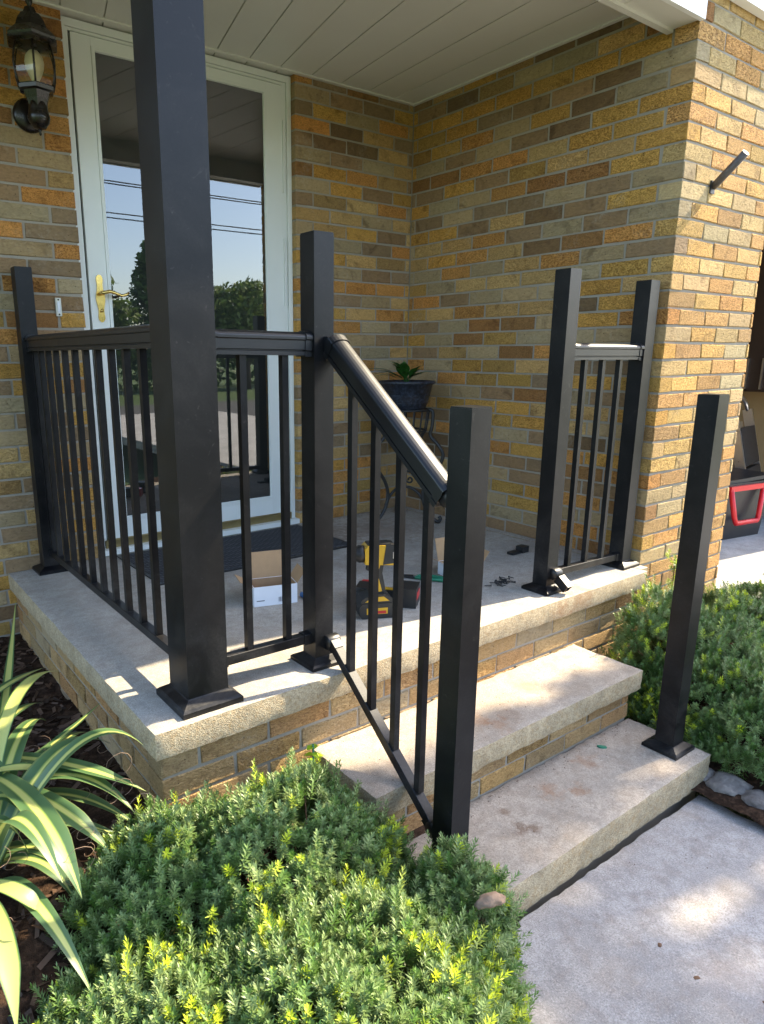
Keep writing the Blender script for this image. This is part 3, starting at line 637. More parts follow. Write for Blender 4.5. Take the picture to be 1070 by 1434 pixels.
# ---------------------------------------------------------------- garage beyond the pier
gar = thing('garage', 'open garage interior with tan walls beyond the brick pier', 'garage', (4.6, 3, ZD))
wbox('side_wall', (5.38, YP+0.02, ZD+0.002), (5.50, 6.6, 2.4), 'drywall', gar)
wbox('rear_wall', (PR-0.6, 6.5, ZD+0.002), (5.37, 6.6, 2.4), 'drywall', gar)
wbox('near_wall', (PR-0.10, YP+0.53, ZD+0.002), (PR-0.012, 6.49, 2.4), 'drywall', gar)
wbox('garage_ceiling', (PR-0.6, YP+0.53, 2.32), (5.37, 6.49, 2.345), 'drywall', gar)
wbox('front_return', (5.15, YP, ZD+0.002), (5.379, YP+0.13, 2.4), 'house_siding', gar)
wbox('door_header', (PR+0.002, YP, 2.06), (5.149, YP+0.13, 2.189), 'fascia_white', gar)
cab = thing('wall_cabinet', 'dark brown cabinet hanging on the garage wall above the step stool', 'cabinet', (5.2, 0.9, 0.62))
wbox('carcass', (5.04, 0.35, 0.62), (5.375, 1.6, 1.9), 'cabinet_brown', cab, bevel=0.004)
for y in (0.36, 0.672, 0.984, 1.296): wbox('door', (5.018, y, 0.635), (5.038, y+0.305, 1.885), 'cabinet_brown', cab, bevel=0.004)
for y in (0.43, 0.735, 0.80, 0.90): wbox('handle', (5.000, y, 0.64), (5.014, y+0.012, 0.86), 'aluminium', cab, bevel=0.003)
tote = thing('tote', 'black plastic storage tote with a red handle on the garage floor', 'tote', (4.20, 0.66, ZD), R(-10))
bm = bmesh.new()
for (x0, x1, y0, y1, z) in (): pass
rings = [[bm.verts.new((sx*w_, sy*d_, z)) for sx, sy in ((-1, -1), (1, -1), (1, 1), (-1, 1))] for w_, d_, z in ((0.25, 0.17, 0.0), (0.285, 0.195, 0.36))]
bm.faces.new(rings[0][::-1]); bm.faces.new(rings[1])
for k in range(4): bm.faces.new((rings[0][k], rings[0][(k+1) % 4], rings[1][(k+1) % 4], rings[1][k]))
bm_obj('body', bm, 'tote_black', tote, bevel=0.015, seg=2)
box('rim', (-0.300, -0.212, 0.335), (0.300, 0.212, 0.375), 'tote_black', tote, bevel=0.010, seg=2)
box('lid', (-0.29, -0.20, 0.3755), (0.29, 0.20, 0.40), 'tote_black', tote, bevel=0.010, mtx=Matrix.Rotation(R(-2), 4, 'Y'))
bm = bmesh.new(); add_tube(bm, [(-0.16, -0.215, 0.345), (-0.12, -0.235, 0.16), (-0.105, -0.238, 0.125), (0.105, -0.238, 0.125), (0.12, -0.235, 0.16), (0.16, -0.215, 0.345)], 0.016, 8); bm_obj('handle', bm, 'tote_red', tote)
box('latch', (-0.175, -0.228, 0.330), (0.175, -0.2125, 0.362), 'tote_red', tote, bevel=0.004)
st = thing('step_stool', 'folded aluminium step stool with black treads leaning behind the tote', 'ladder', (4.75, 0.60, ZD), R(10))
mt = Matrix.Rotation(R(-14), 4, 'X')
for x in (-0.19, 0.19):
    box('rail', (x-0.012, -0.03, 0.0), (x+0.012, 0.03, 0.80), 'aluminium', st, mtx=mt, bevel=0.003); box('rail', (x-0.010, 0.04, 0.0), (x+0.010, 0.075, 0.72), 'aluminium', st, mtx=mt, bevel=0.003)
for z0, z1 in ((0.42, 0.68), (0.16, 0.40)): box('tread', (-0.176, -0.034, z0), (0.176, 0.02, z1), 'tote_black', st, mtx=mt, bevel=0.006)
bm = bmesh.new(); pts = [(-0.19, 0, 0.79)]+[(-0.19*math.cos(R(a)), 0, 0.80+0.10*math.sin(R(a))) for a in range(20, 170, 20)]+[(0.19, 0, 0.79)]
add_tube(bm, [mt @ Vector(p) for p in pts], 0.014, 8); bm_obj('top_handle', bm, 'aluminium', st)

# ---------------------------------------------------------------- storm door
door = thing('storm_door', 'tall white framed storm door with full length glass and a brass handle', 'door', (0.957, D+0.05, 0.0))
DY = D+0.046
def db(name, lo, hi, mat, par=door, **k):
    return wbox(name, lo, hi, mat, par, **k)
X0, X1, ZT = 0.417, 1.4985, 2.186
# brickmould and jambs
for (a, b) in ((X0, 0.437), (1.474, X1)): db('brickmould', (a, DY-0.012, 0.018), (b, DY+0.05, ZT), 'white_paint', bevel=0.003)
db('brickmould', (0.4375, DY-0.011, 2.158), (1.4735, DY+0.05, ZT), 'white_paint', bevel=0.003)
for (a, b) in ((0.438, 0.450), (1.452, 1.4735)): db('jamb', (a, DY-0.002, 0.020), (b, DY+0.05, 2.157), 'white_paint', bevel=0.002)
db('jamb', (0.4505, DY-0.002, 2.146), (1.4515, DY+0.05, 2.157), 'white_paint', bevel=0.002)
db('sill', (X0, DY-0.055, 0.001), (X1, DY+0.10, 0.026), 'white_paint', bevel=0.003)
db('threshold', (0.44, DY-0.020, 0.0265), (1.47, DY+0.10, 0.062), 'threshold_metal', bevel=0.002)
LX0, LX1, LZ0, LZ1 = 0.457, 1.446, 0.066, 2.140
GX0, GX1, GZ0, GZ1 = 0.553, 1.342, 0.165, 2.088
db('gasket', (LX0-0.006, DY+0.008, LZ0), (LX1+0.005, DY+0.012, LZ1+0.005), 'rubber_gasket')
leaf_y0, leaf_y1 = DY-0.012, DY+0.0075
db('stile', (LX0, leaf_y0, LZ0), (GX0-0.018, leaf_y1, LZ1), 'white_paint', bevel=0.002)
db('stile', (GX1+0.018, leaf_y0, LZ0), (LX1, leaf_y1, LZ1), 'white_paint', bevel=0.002)
db('rail', (GX0-0.0175, leaf_y0, LZ0), (GX1+0.0175, leaf_y1, GZ0-0.018), 'white_paint', bevel=0.002)
db('rail', (GX0-0.0175, leaf_y0, GZ1+0.018), (GX1+0.0175, leaf_y1, LZ1), 'white_paint', bevel=0.002)
# glazing bead, a mitred raised ring
bm = bmesh.new(); q = []
for (o, yy) in ((0.0175, leaf_y0+0.0015), (0.0165, leaf_y0-0.004), (0.003, leaf_y0-0.004), (0.0, leaf_y0+0.006)):
    q.append([bm.verts.new((x-door.location.x, yy-door.location.y, z)) for x, z in ((GX0-o, GZ0-o), (GX1+o, GZ0-o), (GX1+o, GZ1+o), (GX0-o, GZ1+o))])
for A, B in zip(q, q[1:]):
    for k in range(4): bm.faces.new((A[k], A[(k+1) % 4], B[(k+1) % 4], B[k]))
bm_obj('glazing_bead', bm, 'white_paint', door)
box('sweep', pl(door, (LX0, leaf_y0+0.002, LZ0-0.010)), pl(door, (LX1, leaf_y1, LZ0-0.0005)), 'threshold_metal', door)
bm = bmesh.new(); yy = leaf_y0+0.005
vs = [bm.verts.new((x-door.location.x, yy-door.location.y, z)) for x, z in ((GX0, GZ0), (GX1, GZ0), (GX1, GZ1), (GX0, GZ1))]; bm.faces.new(vs)
bm_obj('glass', bm, 'door_glass', door)
for z in (0.35, 1.30, 1.83): db('hinge', (LX1+0.001, leaf_y0-0.006, z-0.16), (LX1+0.005, leaf_y0+0.004, z+0.16), 'white_paint', bevel=0.001)
# inner door, seen darkly through the glass
inn = thing('entry_door', 'dark brown entry door seen through the storm door glass', 'door', (0.957, D+0.15, 0.0))
wbox('door_slab', (0.43, D+0.150, 0.03), (1.486, D+0.185, 2.2), 'dark_wood', inn)
wbox('casing', (1.36, D+0.125, 0.03), (1.40, D+0.1495, 2.2), 'wood_trim', inn, bevel=0.004)
wbox('casing', (0.44, D+0.125, 0.03), (0.50, D+0.1495, 2.2), 'wood_trim', inn, bevel=0.004)
for x in (0.72, 0.80, 1.12, 1.20): wbox('came', (x, D+0.141, 0.75), (x+0.006, D+0.1495, 2.05), 'wood_trim', inn)
for z in (1.86, 1.98): wbox('came', (0.56, D+0.1415, z), (1.3, D+0.1490, z+0.012), 'wood_trim', inn)
wbox('side_panel', (1.20, D+0.128, 0.9), (1.355, D+0.1405, 1.66), 'curtain', inn, bevel=0.003)
for x in (0.60, 0.645, 0.69): wbox('curtain_fold', (x, D+0.13, 0.30), (x+0.024, D+0.1405, 2.03), 'curtain', inn, bevel=0.004)
for x in (0.622, 0.668, 1.225): wbox('blind_cord', (x, D+0.100, 0.20), (x+0.006, D+0.106, 2.08), 'white_paint', inn)
wbox('inner_casing', (1.300, D+0.075, 0.03), (1.318, D+0.124, 2.1), 'rubber_gasket', inn)
# handle: escutcheon plate and wavy lever
hd = bpy.data.objects.new('handle', bpy.data.meshes.new('handle')); bpy.data.objects.remove(hd)
bm = bmesh.new(); poly = []
for k in range(40):
    a = 2*math.pi*k/40; zz = math.sin(a); ww = 0.0165*(abs(math.cos(a))**0.55)*(1+0.22*math.cos(6*math.asin(max(-1, min(1, zz)))))
    poly.append((math.copysign(ww, math.cos(a)), 0.098*zz))
add_prism(bm, poly, 0.006, frame((0, 0, 0), (1, 0, 0), (0, 0, 1), (0, -1, 0)))
esc = bm_obj('escutcheon', bm, 'brass', door, loc=(0.4995-0.957, leaf_y0-0.0005-door.location.y, 1.136), bevel=0.001)
bm = bmesh.new(); add_tube(bm, [(0, 0.0, 0.022), (0, -0.030, 0.022), (0.004, -0.042, 0.022), (0.03, -0.046, 0.028), (0.055, -0.046, 0.020), (0.08, -0.044, 0.012), (0.102, -0.044, 0.018), (0.114, -0.044, 0.026)], [0.011, 0.009, 0.0085, 0.0075, 0.0065, 0.006, 0.0065, 0.005], 10)
bm_obj('lever', bm, 'brass', esc)
bm = bmesh.new(); add_lathe(bm, [(0.007, 0), (0.007, 0.006), (0.0001, 0.007)], 14, mtx=Matrix.Rotation(R(90), 4, 'X'), c=(0, -0.006, -0.05)); bm_obj('keyhole_cap', bm, 'brass', esc)

# ---------------------------------------------------------------- door bell plate, lantern, wall bracket
bell = thing('doorbell_plate', 'small ivory doorbell plate with two screws on the brick left of the door', 'doorbell', (0.308, D-0.001, 1.092))
box('plate', (-0.011, -0.012, -0.036), (0.011, 0.0, 0.036), 'plastic_ivory', bell, bevel=0.003)
box('strip', (-0.005, -0.0145, -0.022), (0.005, -0.0125, 0.022), 'steel', bell, bevel=0.002)
for z in (-0.029, 0.029): lathe('screw_hole', [(0.0001, 0.0135), (0.0035, 0.0135), (0.0035, 0.0122)], 'rubber_gasket', bell, 10, mtx=Matrix.Rotation(R(90), 4, 'X'), c=(0, 0, z))
lan = thing('wall_lantern', 'black carriage style wall lantern with amber glass panes and a white bulb', 'lantern', (0.262, 1.45, 1.845))
prof6 = lambda pr, nm, mat, **k: lathe(nm, pr, mat, lan, 6, smooth=False, phase=R(14), **k)
prof6([(0.018, -0.075), (0.032, -0.060), (0.042, -0.030), (0.052, -0.006), (0.066, -0.002), (0.068, 0.010), (0.060, 0.016)], 'lower_ring', 'bronze_black')
prof6([(0.090, 0.158), (0.094, 0.168), (0.080, 0.182), (0.060, 0.200), (0.052, 0.222), (0.036, 0.245), (0.026, 0.250), (0.018, 0.268), (0.0001, 0.270)], 'roof', 'bronze_black')
prof6([(0.074, 0.146), (0.096, 0.150), (0.096, 0.158), (0.080, 0.159)], 'brim', 'bronze_black')
lathe('finial', [(0.006, 0.265), (0.007, 0.275), (0.012, 0.283), (0.013, 0.292), (0.006, 0.302), (0.005, 0.310), (0.009, 0.318), (0.0001, 0.330)], 'bronze_black', lan, 16)
zs = [0.012+0.136*i/8 for i in range(9)]; rr_ = [0.060+0.020*math.sin(math.pi*(0.12+0.80*i/8)) for i in range(9)]
for k in range(6):
    a0 = R(14)+k*math.pi/3; a1 = a0+math.pi/3
    bm = bmesh.new(); add_tube(bm, [(r*math.cos(a0), r*math.sin(a0), z) for r, z in zip(rr_, zs)], 0.0038, 6); bm_obj('glazing_bar', bm, 'bronze_black', lan)
    bm = bmesh.new(); L = [bm.verts.new(((r-0.002)*math.cos(a0), (r-0.002)*math.sin(a0), z)) for r, z in zip(rr_, zs)]; Rr = [bm.verts.new(((r-0.002)*math.cos(a1), (r-0.002)*math.sin(a1), z)) for r, z in zip(rr_, zs)]
    for i in range(8): bm.faces.new((L[i], Rr[i], Rr[i+1], L[i+1]))
    bm_obj('pane', bm, 'lamp_glass', lan, smooth=False)
lathe('bulb', [(0.014, 0.006), (0.014, 0.035), (0.022, 0.050), (0.031, 0.070), (0.034, 0.092), (0.029, 0.115), (0.016, 0.130), (0.0001, 0.134)], 'bulb_white', lan, 24)
lathe('sensor_housing', [(0.0001, -0.128), (0.022, -0.124), (0.036, -0.104), (0.040, -0.085), (0.036, -0.074), (0.034, -0.060), (0.034, -0.020)], 'bronze_black', lan, 24)
lathe('drop_finial', [(0.0001, -0.150), (0.005, -0.145), (0.004, -0.135), (0.008, -0.128)], 'bronze_black', lan, 12)
bm = bmesh.new(); add_lathe(bm, [(0.060, 0), (0.060, 0.010), (0.048, 0.020), (0.020, 0.024), (0.0001, 0.025)], 28, mtx=Matrix.Rotation(R(90), 4, 'X'), c=(0, 0.1335, -0.05)); bm_obj('wall_plate', bm, 'bronze_black', lan)
tube('arm', [(0, 0.125, -0.05), (0, 0.08, -0.085), (0, 0.03, -0.095), (0, 0.0, -0.09)], 0.014, 'bronze_black', lan, 10)
br = thing('flag_bracket', 'short grey metal bracket sticking out of the sunlit brick pier', 'bracket', (2.497, YP, 1.545))
dv = Vector((-0.012, -0.105, 0.088)); 
box('mount', (-0.016, -0.006, -0.024), (0.016, 0.0, 0.024), 'tool_black', br, bevel=0.003)
tube('socket_arm', [(0, -0.004, 0.0), tuple(dv*0.15+Vector((0, -0.004, 0))), tuple(dv*1.15)], [0.014, 0.015, 0.015], 'weathered_metal', br, 10)

# ---------------------------------------------------------------- door mat
mat = thing('door_mat', 'dark grey textured rubber mat in front of the storm door', 'mat', (0.96, 1.30, 0.0))
rough_mat = rough_box('pile', (-0.485, -0.245, 0.0015), (0.485, 0.225, 0.0095), 'door_mat', step=0.03, amp=0.001, edge=0.001); rough_mat.parent = mat
bm = bmesh.new()
for lo, hi in (((-0.50, -0.26, 0.001), (0.50, -0.2455, 0.007)), ((-0.50, 0.2255, 0.001), (0.50, 0.24, 0.007)), ((-0.50, -0.245, 0.001), (-0.4855, 0.225, 0.007)), ((0.4855, -0.245, 0.001), (0.50, 0.225, 0.007))): add_box(bm, lo, hi)
bm_obj('border', bm, 'tool_black', mat)

# ---------------------------------------------------------------- plant stand, pot, plant
PX, PY = 2.005, 1.30
ps = thing('plant_stand', 'black wrought iron plant stand with scrolled legs in the brick corner', 'plant stand', (PX, PY, 0))
def scroll(cx, cz, r0, a0, turns, sgn, n=22):
    return [((cx+sgn*(r0*(1-0.80*i/n))*math.cos(a0+turns*2*math.pi*i/n)), 0, cz+(r0*(1-0.80*i/n))*math.sin(a0+turns*2*math.pi*i/n)) for i in range(n+1)]
def catmull(P, n=6):
    P = [Vector(p) for p in P]; out = []
    for i in range(len(P)-1):
        p0, p1, p2, p3 = P[max(0, i-1)], P[i], P[i+1], P[min(len(P)-1, i+2)]
        for k in range(n):
            t = k/n; out.append(0.5*((2*p1)+(-p0+p2)*t+(2*p0-5*p1+4*p2-p3)*t*t+(-p0+3*p1-3*p2+p3)*t**3))
    out.append(P[-1]); return out
for k in range(3):
    ang = R(-62+120*k); mt = Matrix.Rotation(ang, 4, 'Z')
    leg = [(0.125, 0, 0.615), (0.150, 0, 0.600), (0.150, 0, 0.53), (0.142, 0, 0.475), (0.185, 0, 0.43), (0.215, 0, 0.375), (0.19, 0, 0.31), (0.135, 0, 0.235), (0.110, 0, 0.165), (0.120, 0, 0.10), (0.150, 0, 0.05), (0.185, 0, 0.018), (0.205, 0, 0.012), (0.214, 0, 0.028), (0.205, 0, 0.042)]
    tube('leg', [mt @ p for p in catmull(leg, 5)], 0.0095, 'tool_black', ps, 8)
    a2 = [(0.125, 0, 0.10), (0.09, 0, 0.155), (0.045, 0, 0.185), (0.0, 0, 0.19)]
    tube('brace', [mt @ p for p in catmull(a2, 5)], 0.008, 'tool_black', ps, 8)
    for zc_, rr0 in ((0.30, 0.026), (0.235, 0.020)):
        P = [(0.004, 0, zc_+0.05), (0.012, 0, zc_+0.02)]+[(0.034+rr0*(1-0.7*i/14)*math.cos(math.pi+i*0.52), 0, zc_-rr0*0.2+rr0*(1-0.7*i/14)*math.sin(math.pi+i*0.52)) for i in range(14)]
        tube('scroll', [mt @ Vector(p) for p in P], 0.0052, 'tool_black', ps, 6)
tube('stem', [(0, 0, 0.18), (0, 0, 0.52)], 0.005, 'tool_black', ps, 8)
for z, r in ((0.610, 0.128), (0.50, 0.112)):
    bm = bmesh.new(); add_tube(bm, [(r*math.cos(2*math.pi*i/28), r*math.sin(2*math.pi*i/28), z) for i in range(28)], 0.0055, 8, closed=True); bm_obj('ring', bm, 'tool_black', ps)
for k in range(16):
    a = 2*math.pi*k/16; tube('basket_bar', [(0.126*math.cos(a), 0.126*math.sin(a), 0.61), (0.112*math.cos(a), 0.112*math.sin(a), 0.50), (0.07*math.cos(a+0.3), 0.07*math.sin(a+0.3), 0.42), (0.0, 0.0, 0.39)], 0.0042, 'tool_black', ps, 5)
pot = thing('plant_pot', 'dark blue ribbed plant pot sitting on the iron stand', 'pot', (PX, PY, 0.612))
bm = bmesh.new(); add_lathe(bm, [(0.098, 0.0), (0.104, 0.004), (0.122, 0.055), (0.138, 0.130), (0.150, 0.133), (0.153, 0.142), (0.150, 0.149), (0.138, 0.149), (0.131, 0.135), (0.128, 0.12)], 40); bm_obj('shell', bm, 'planter_blue', pot)
lathe('potting_soil', [(0.0001, 0.124), (0.07, 0.127), (0.1285, 0.120)], 'soil', pot, 24)
for z, r in ((0.035, 0.1165), (0.075, 0.1275)):
    bm = bmesh.new(); add_tube(bm, [(r*math.cos(2*math.pi*i/36), r*math.sin(2*math.pi*i/36), z) for i in range(36)], 0.0022, 6, closed=True); bm_obj('band', bm, 'planter_blue', pot)
pln = thing('house_plant', 'small leafy green lily plant growing in the blue pot', 'plant', (PX, PY, 0.737))
def blade_mesh(path, widths, fold=0.25, uv=False, tints=None):
    bm = bmesh.new(); N = len(path); rows = []; uvl = bm.loops.layers.uv.new('UVMap') if uv else None
    path = [Vector(p) for p in path]; K = 5
    for i, p in enumerate(path):
        d = (path[min(N-1, i+1)]-path[max(0, i-1)]).normalized(); s = d.cross(Vector((0, 0, 1)))
        s = s.normalized() if s.length > 1e-3 else Vector((1, 0, 0)); n = s.cross(d).normalized(); row = []
        for k in range(K):
            u = k/(K-1)*2-1; row.append(bm.verts.new(p+s*u*widths[i]+n*abs(u)*widths[i]*fold))
        rows.append(row)
    for i in range(N-1):
        for k in range(K-1):
            f = bm.faces.new((rows[i][k], rows[i][k+1], rows[i+1][k+1], rows[i+1][k])); f.smooth = True
            if uv:
                for lp, (a, b) in zip(f.loops, ((k, i), (k+1, i), (k+1, i+1), (k, i+1))): lp[uvl].uv = (a/(K-1), b/(N-1))
    return bm
def set_tint(o, c):
    me = o.data; at_ = me.color_attributes.new('tint', 'FLOAT_COLOR', 'POINT'); arr = np.tile(np.array([*c, 1.0], dtype=np.float32), (len(me.vertices), 1)); at_.data.foreach_set('color', arr.ravel())
LR = random.Random(5)
for k in range(26):
    a = LR.uniform(0, 2*math.pi); el = R(LR.uniform(45, 88)); L = LR.uniform(0.12, 0.19); w0 = LR.uniform(0.013, 0.022)
    if k == 0: a, el, L, w0 = R(150), R(50), 0.27, 0.018
    if k == 1: a, el, L, w0 = R(-25), R(45), 0.22, 0.016
    path = []; wd = []; n = 10; p = Vector((LR.uniform(-0.02, 0.02), LR.uniform(-0.02, 0.02), 0)); e = el
    for i in range(n):
        t_ = i/(n-1); path.append(p.copy()); p = p+Vector((math.cos(a)*math.cos(e), math.sin(a)*math.cos(e), math.sin(e)))*L/(n-1)
        e -= R(LR.uniform(4, 11))*(1 if k > 1 else 1.1); wd.append(0.0016+w0*max(0, math.sin(math.pi*max(0, (t_-0.35)/0.65)**0.8)))
    o = bm_obj('leaf', blade_mesh(path, wd, 0.15), 'house_plant', pln, smooth=True); c = LR.uniform(0.7, 1.2); set_tint(o, (0.035*c, 0.13*c, 0.022*c))

# ---------------------------------------------------------------- things lying on the porch
def carton(name, label, loc, rz, L, W, H, flap=True):
    b = thing(name, label, 'box', loc, rz, 'opened hardware cartons on the porch')
    bm = bmesh.new(); th = 0.002
    for lo, hi in (((-L/2, -W/2, 0.0005), (L/2, W/2, th)), ((-L/2, -W/2, th), (L/2, -W/2+th, H)), ((-L/2, W/2-th, th), (L/2, W/2, H)), ((-L/2, -W/2+th, th), (-L/2+th, W/2-th, H)), ((L/2-th, -W/2+th, th), (L/2, W/2-th, H))): add_box(bm, lo, hi)
    bm_obj('carton_body', bm, 'box_white', b)
    bm = bmesh.new()
    for lo, hi in (((-L/2+th, -W/2+th, th), (L/2-th, -W/2+th+0.0008, H-0.001)), ((-L/2+th, W/2-th-0.0008, th), (L/2-th, W/2-th, H-0.001)), ((-L/2+th, -W/2+2*th, th), (-L/2+th+0.0008, W/2-2*th, H-0.001)), ((L/2-th-0.0008, -W/2+2*th, th), (L/2-th, W/2-2*th, H-0.001)), ((-L/2+2*th, -W/2+2*th, th), (L/2-2*th, W/2-2*th, th+0.0008))): add_box(bm, lo, hi)
    bm_obj('lining', bm, 'cardboard', b)
    mt = Matrix.Translation((0, W/2, H)) @ Matrix.Rotation(R(-18), 4, 'X'); box('lid_flap', (-L/2, 0, 0), (L/2, 0.0016, W*0.95), 'cardboard', b, mtx=mt)
    mt = Matrix.Translation((L/2, 0, H)) @ Matrix.Rotation(R(35), 4, 'Y'); box('side_flap', (0, -W/2+0.004, 0), (0.0016, W/2-0.004, 0.055), 'cardboard', b, mtx=mt)
    mt = Matrix.Translation((-L/2, 0, H)) @ Matrix.Rotation(R(-62), 4, 'Y'); box('side_flap', (-0.0016, -W/2+0.004, 0), (0, W/2-0.004, 0.055), 'cardboard', b, mtx=mt)
    bm = bmesh.new()
    for i in range(9): x = L*0.06+i*0.0032; add_box(bm, (x, -W/2-0.0006, 0.012), (x+(0.0018 if i % 3 else 0.0008), -W/2-0.0001, 0.030))
    bm_obj('barcode', bm, 'ink_grey', b)
    bm = bmesh.new(); add_box(bm, (-L*0.44, -W/2-0.0006, 0.020), (-L*0.26, -W/2-0.0001, 0.0235)); bm_obj('print_line', bm, 'ink_grey', b)
    return b
carton('carton', 'opened white carton with brown cardboard flaps on the porch near the mat', (0.735, 0.635, 0), R(-17), 0.165, 0.105, 0.075)
carton('carton', 'opened white carton half hidden behind the stair post, beside the screws', (1.535, 0.435, 0), R(-12), 0.155, 0.10, 0.055)

def driver(name, label, loc, rz, side, tall=True):
    d = thing(name, label, 'power tool', loc, rz)
    mt = frame((0, 0, 0), (1, 0, 0), (0, 0, 1), (0, -1, 0))     # local xy -> xz plane, thickness along -y
    def slab_(nm, poly, w, mat, y0=None, bev=0.006):
        bm = bmesh.new(); y0 = w/2 if y0 is None else y0; m2 = Matrix.Translation((0, y0, 0)) @ mt; add_prism(bm, poly, w, m2); return bm_obj(nm, bm, mat, d, bevel=bev, seg=2)
    if tall:
        slab_('battery', [(-0.060, 0.001), (0.062, 0.001), (0.068, 0.012), (0.066, 0.048), (0.045, 0.056), (-0.062, 0.056), (-0.070, 0.040), (-0.068, 0.010)], 0.078, 'tool_black')
        slab_('battery_shell', [(-0.066, 0.0565), (0.050, 0.0565), (0.046, 0.072), (0.020, 0.088), (-0.030, 0.086), (-0.060, 0.072)], 0.072, 'tool_black', bev=0.006)
        slab_('side_panel', [(-0.050, 0.062), (0.036, 0.064), (0.016, 0.080), (-0.026, 0.079)], 0.0755, 'tool_yellow', bev=0.002)
        slab_('handle', [(-0.022, 0.080), (0.030, 0.080), (0.022, 0.120), (0.014, 0.160), (0.020, 0.195), (-0.022, 0.200), (-0.026, 0.160), (-0.020, 0.120)], 0.036, 'tool_black', bev=0.010)
        slab_('grip_inlay', [(0.002, 0.092), (0.014, 0.094), (0.004, 0.130), (-0.004, 0.160), (0.006, 0.190), (-0.006, 0.190), (-0.014, 0.150), (-0.008, 0.120)], 0.039, 'tool_yellow', bev=0.002)
        slab_('motor_housing', [(-0.050, 0.196), (0.050, 0.190), (0.066, 0.205), (0.068, 0.245), (0.052, 0.262), (-0.040, 0.262), (-0.052, 0.250)], 0.062, 'tool_yellow', bev=0.012)
        slab_('motor_cap', [(0.012, 0.194), (0.064, 0.200), (0.074, 0.210), (0.074, 0.244), (0.056, 0.262), (0.022, 0.264)], 0.066, 'tool_black', bev=0.010)
        slab_('top_cover', [(-0.046, 0.246), (0.044, 0.248), (0.040, 0.267), (-0.038, 0.267)], 0.050, 'tool_black', bev=0.006)
        slab_('trigger', [(-0.026, 0.165), (-0.040, 0.170), (-0.036, 0.192), (-0.024, 0.194)], 0.018, 'tool_black', bev=0.003)
        bm = bmesh.new(); add_lathe(bm, [(0.030, 0.0), (0.031, 0.018), (0.026, 0.024), (0.026, 0.040), (0.018, 0.052), (0.012, 0.056), (0.0001, 0.056)], 24, mtx=Matrix.Rotation(R(-90), 4, 'Y'), c=(-0.050, 0, 0.228)); bm_obj('chuck', bm, 'tool_black', d)
        for k in range(4): box('vent_slot', (0.046+k*0.006, -0.0345, 0.215), (0.049+k*0.006, -0.0332, 0.238), 'steel', d)
        box('label_plate', (-0.045, -0.0405, 0.018), (0.030, -0.0392, 0.040), 'tool_yellow', d); box('label_stripe', (-0.010, -0.0415, 0.020), (0.024, -0.0406, 0.030), 'tool_red', d)
    else:      # impact driver lying on its side
        slab_('motor_housing', [(-0.055, 0.006), (0.045, 0.004), (0.052, 0.055), (0.030, 0.064), (-0.045, 0.062)], 0.062, 'tool_black', bev=0.014)
        bm = bmesh.new(); add_lathe(bm, [(0.027, 0.0), (0.026, 0.030), (0.016, 0.046), (0.008, 0.060), (0.0001, 0.060)], 20, mtx=Matrix.Rotation(R(-90), 4, 'Y'), c=(-0.052, 0, 0.034)); bm_obj('nose', bm, 'tool_black', d)
        bm = bmesh.new(); add_box(bm, (-0.012, -0.13, 0.012), (0.026, -0.02, 0.050)); bm_obj('handle', bm, 'tool_black', d, bevel=0.010, seg=2)
        bm = bmesh.new(); add_box(bm, (-0.045, -0.195, 0.002), (0.050, -0.125, 0.074)); bm_obj('battery', bm, 'tool_black', d, bevel=0.010, seg=2)
        box('label_plate', (-0.032, -0.1965, 0.030), (0.036, -0.1952, 0.056), 'tool_red', d)
        box('motor_cap', (0.046, -0.026, 0.010), (0.068, 0.026, 0.058), 'tool_red', d, bevel=0.008)
        box('grip_inlay', (-0.006, -0.12, 0.0505), (0.018, -0.03, 0.0525), 'tool_yellow', d)
    return d
driver('drill', 'yellow and black cordless drill standing on its battery on the porch', (0.955, 0.292, 0), R(-26), 1)
driver('impact_driver', 'black cordless driver with red marks lying beside the standing drill', (1.02, 0.43, 0), R(38), 1, tall=False)
# pliers
plr = thing('pliers', 'pliers with green grips lying on the porch slab behind the balusters', 'pliers', (1.345, 0.505, 0.008), R(-52))
for s in (-1, 1):
    tube('grip', catmull([(0.0, 0.004*s, 0), (0.03, 0.016*s, 0.002), (0.07, 0.020*s, 0.002), (0.115, 0.014*s, 0)], 5), 0.0075, 'tool_green', plr, 8)
    prism('jaw', [(0.004, 0.0), (0.002, 0.011*s), (-0.02, 0.012*s), (-0.055, 0.005*s), (-0.058, 0.0006*s)][::s], 0.009, 'tool_black', plr, mtx=Matrix.Translation((0, 0, -0.004)), bevel=0.001)
lathe('pivot', [(0.0001, -0.006), (0.009, -0.006), (0.009, 0.007), (0.0001, 0.0075)], 'steel', plr, 16)
# screws
FR = random.Random(9)
sm = None
for k in range(26):
    x = 1.585+FR.gauss(0, 0.030); y = 0.255+FR.gauss(0, 0.020)
    if k == 0: x, y = 1.655, 0.28
    if sm is None:
        bm = bmesh.new(); add_lathe(bm, [(0.0001, 0.0), (0.0042, 0.0), (0.0040, 0.002), (0.0017, 0.0045), (0.0016, 0.024), (0.0001, 0.029)], 8); me = bpy.data.meshes.new('screw'); bm.to_mesh(me); bm.free(); me.materials.append(M['tool_black']); sm = me
    o = bpy.data.objects.new('screw', sm); COL.objects.link(o); o.location = (x, y, 0.0048+(0.004 if k % 4 == 0 else 0)); o.rotation_euler = (R(90)+FR.uniform(-0.12, 0.12), FR.uniform(0, 6), FR.uniform(0, 6.28))
    tag(o, 'small black screw in the loose pile on the porch floor', 'screw', 'loose screws on the porch')
scrp = thing('rail_bracket', 'small black plastic bracket lying on the porch behind the three balusters', 'bracket', (2.02, 0.50, 0))
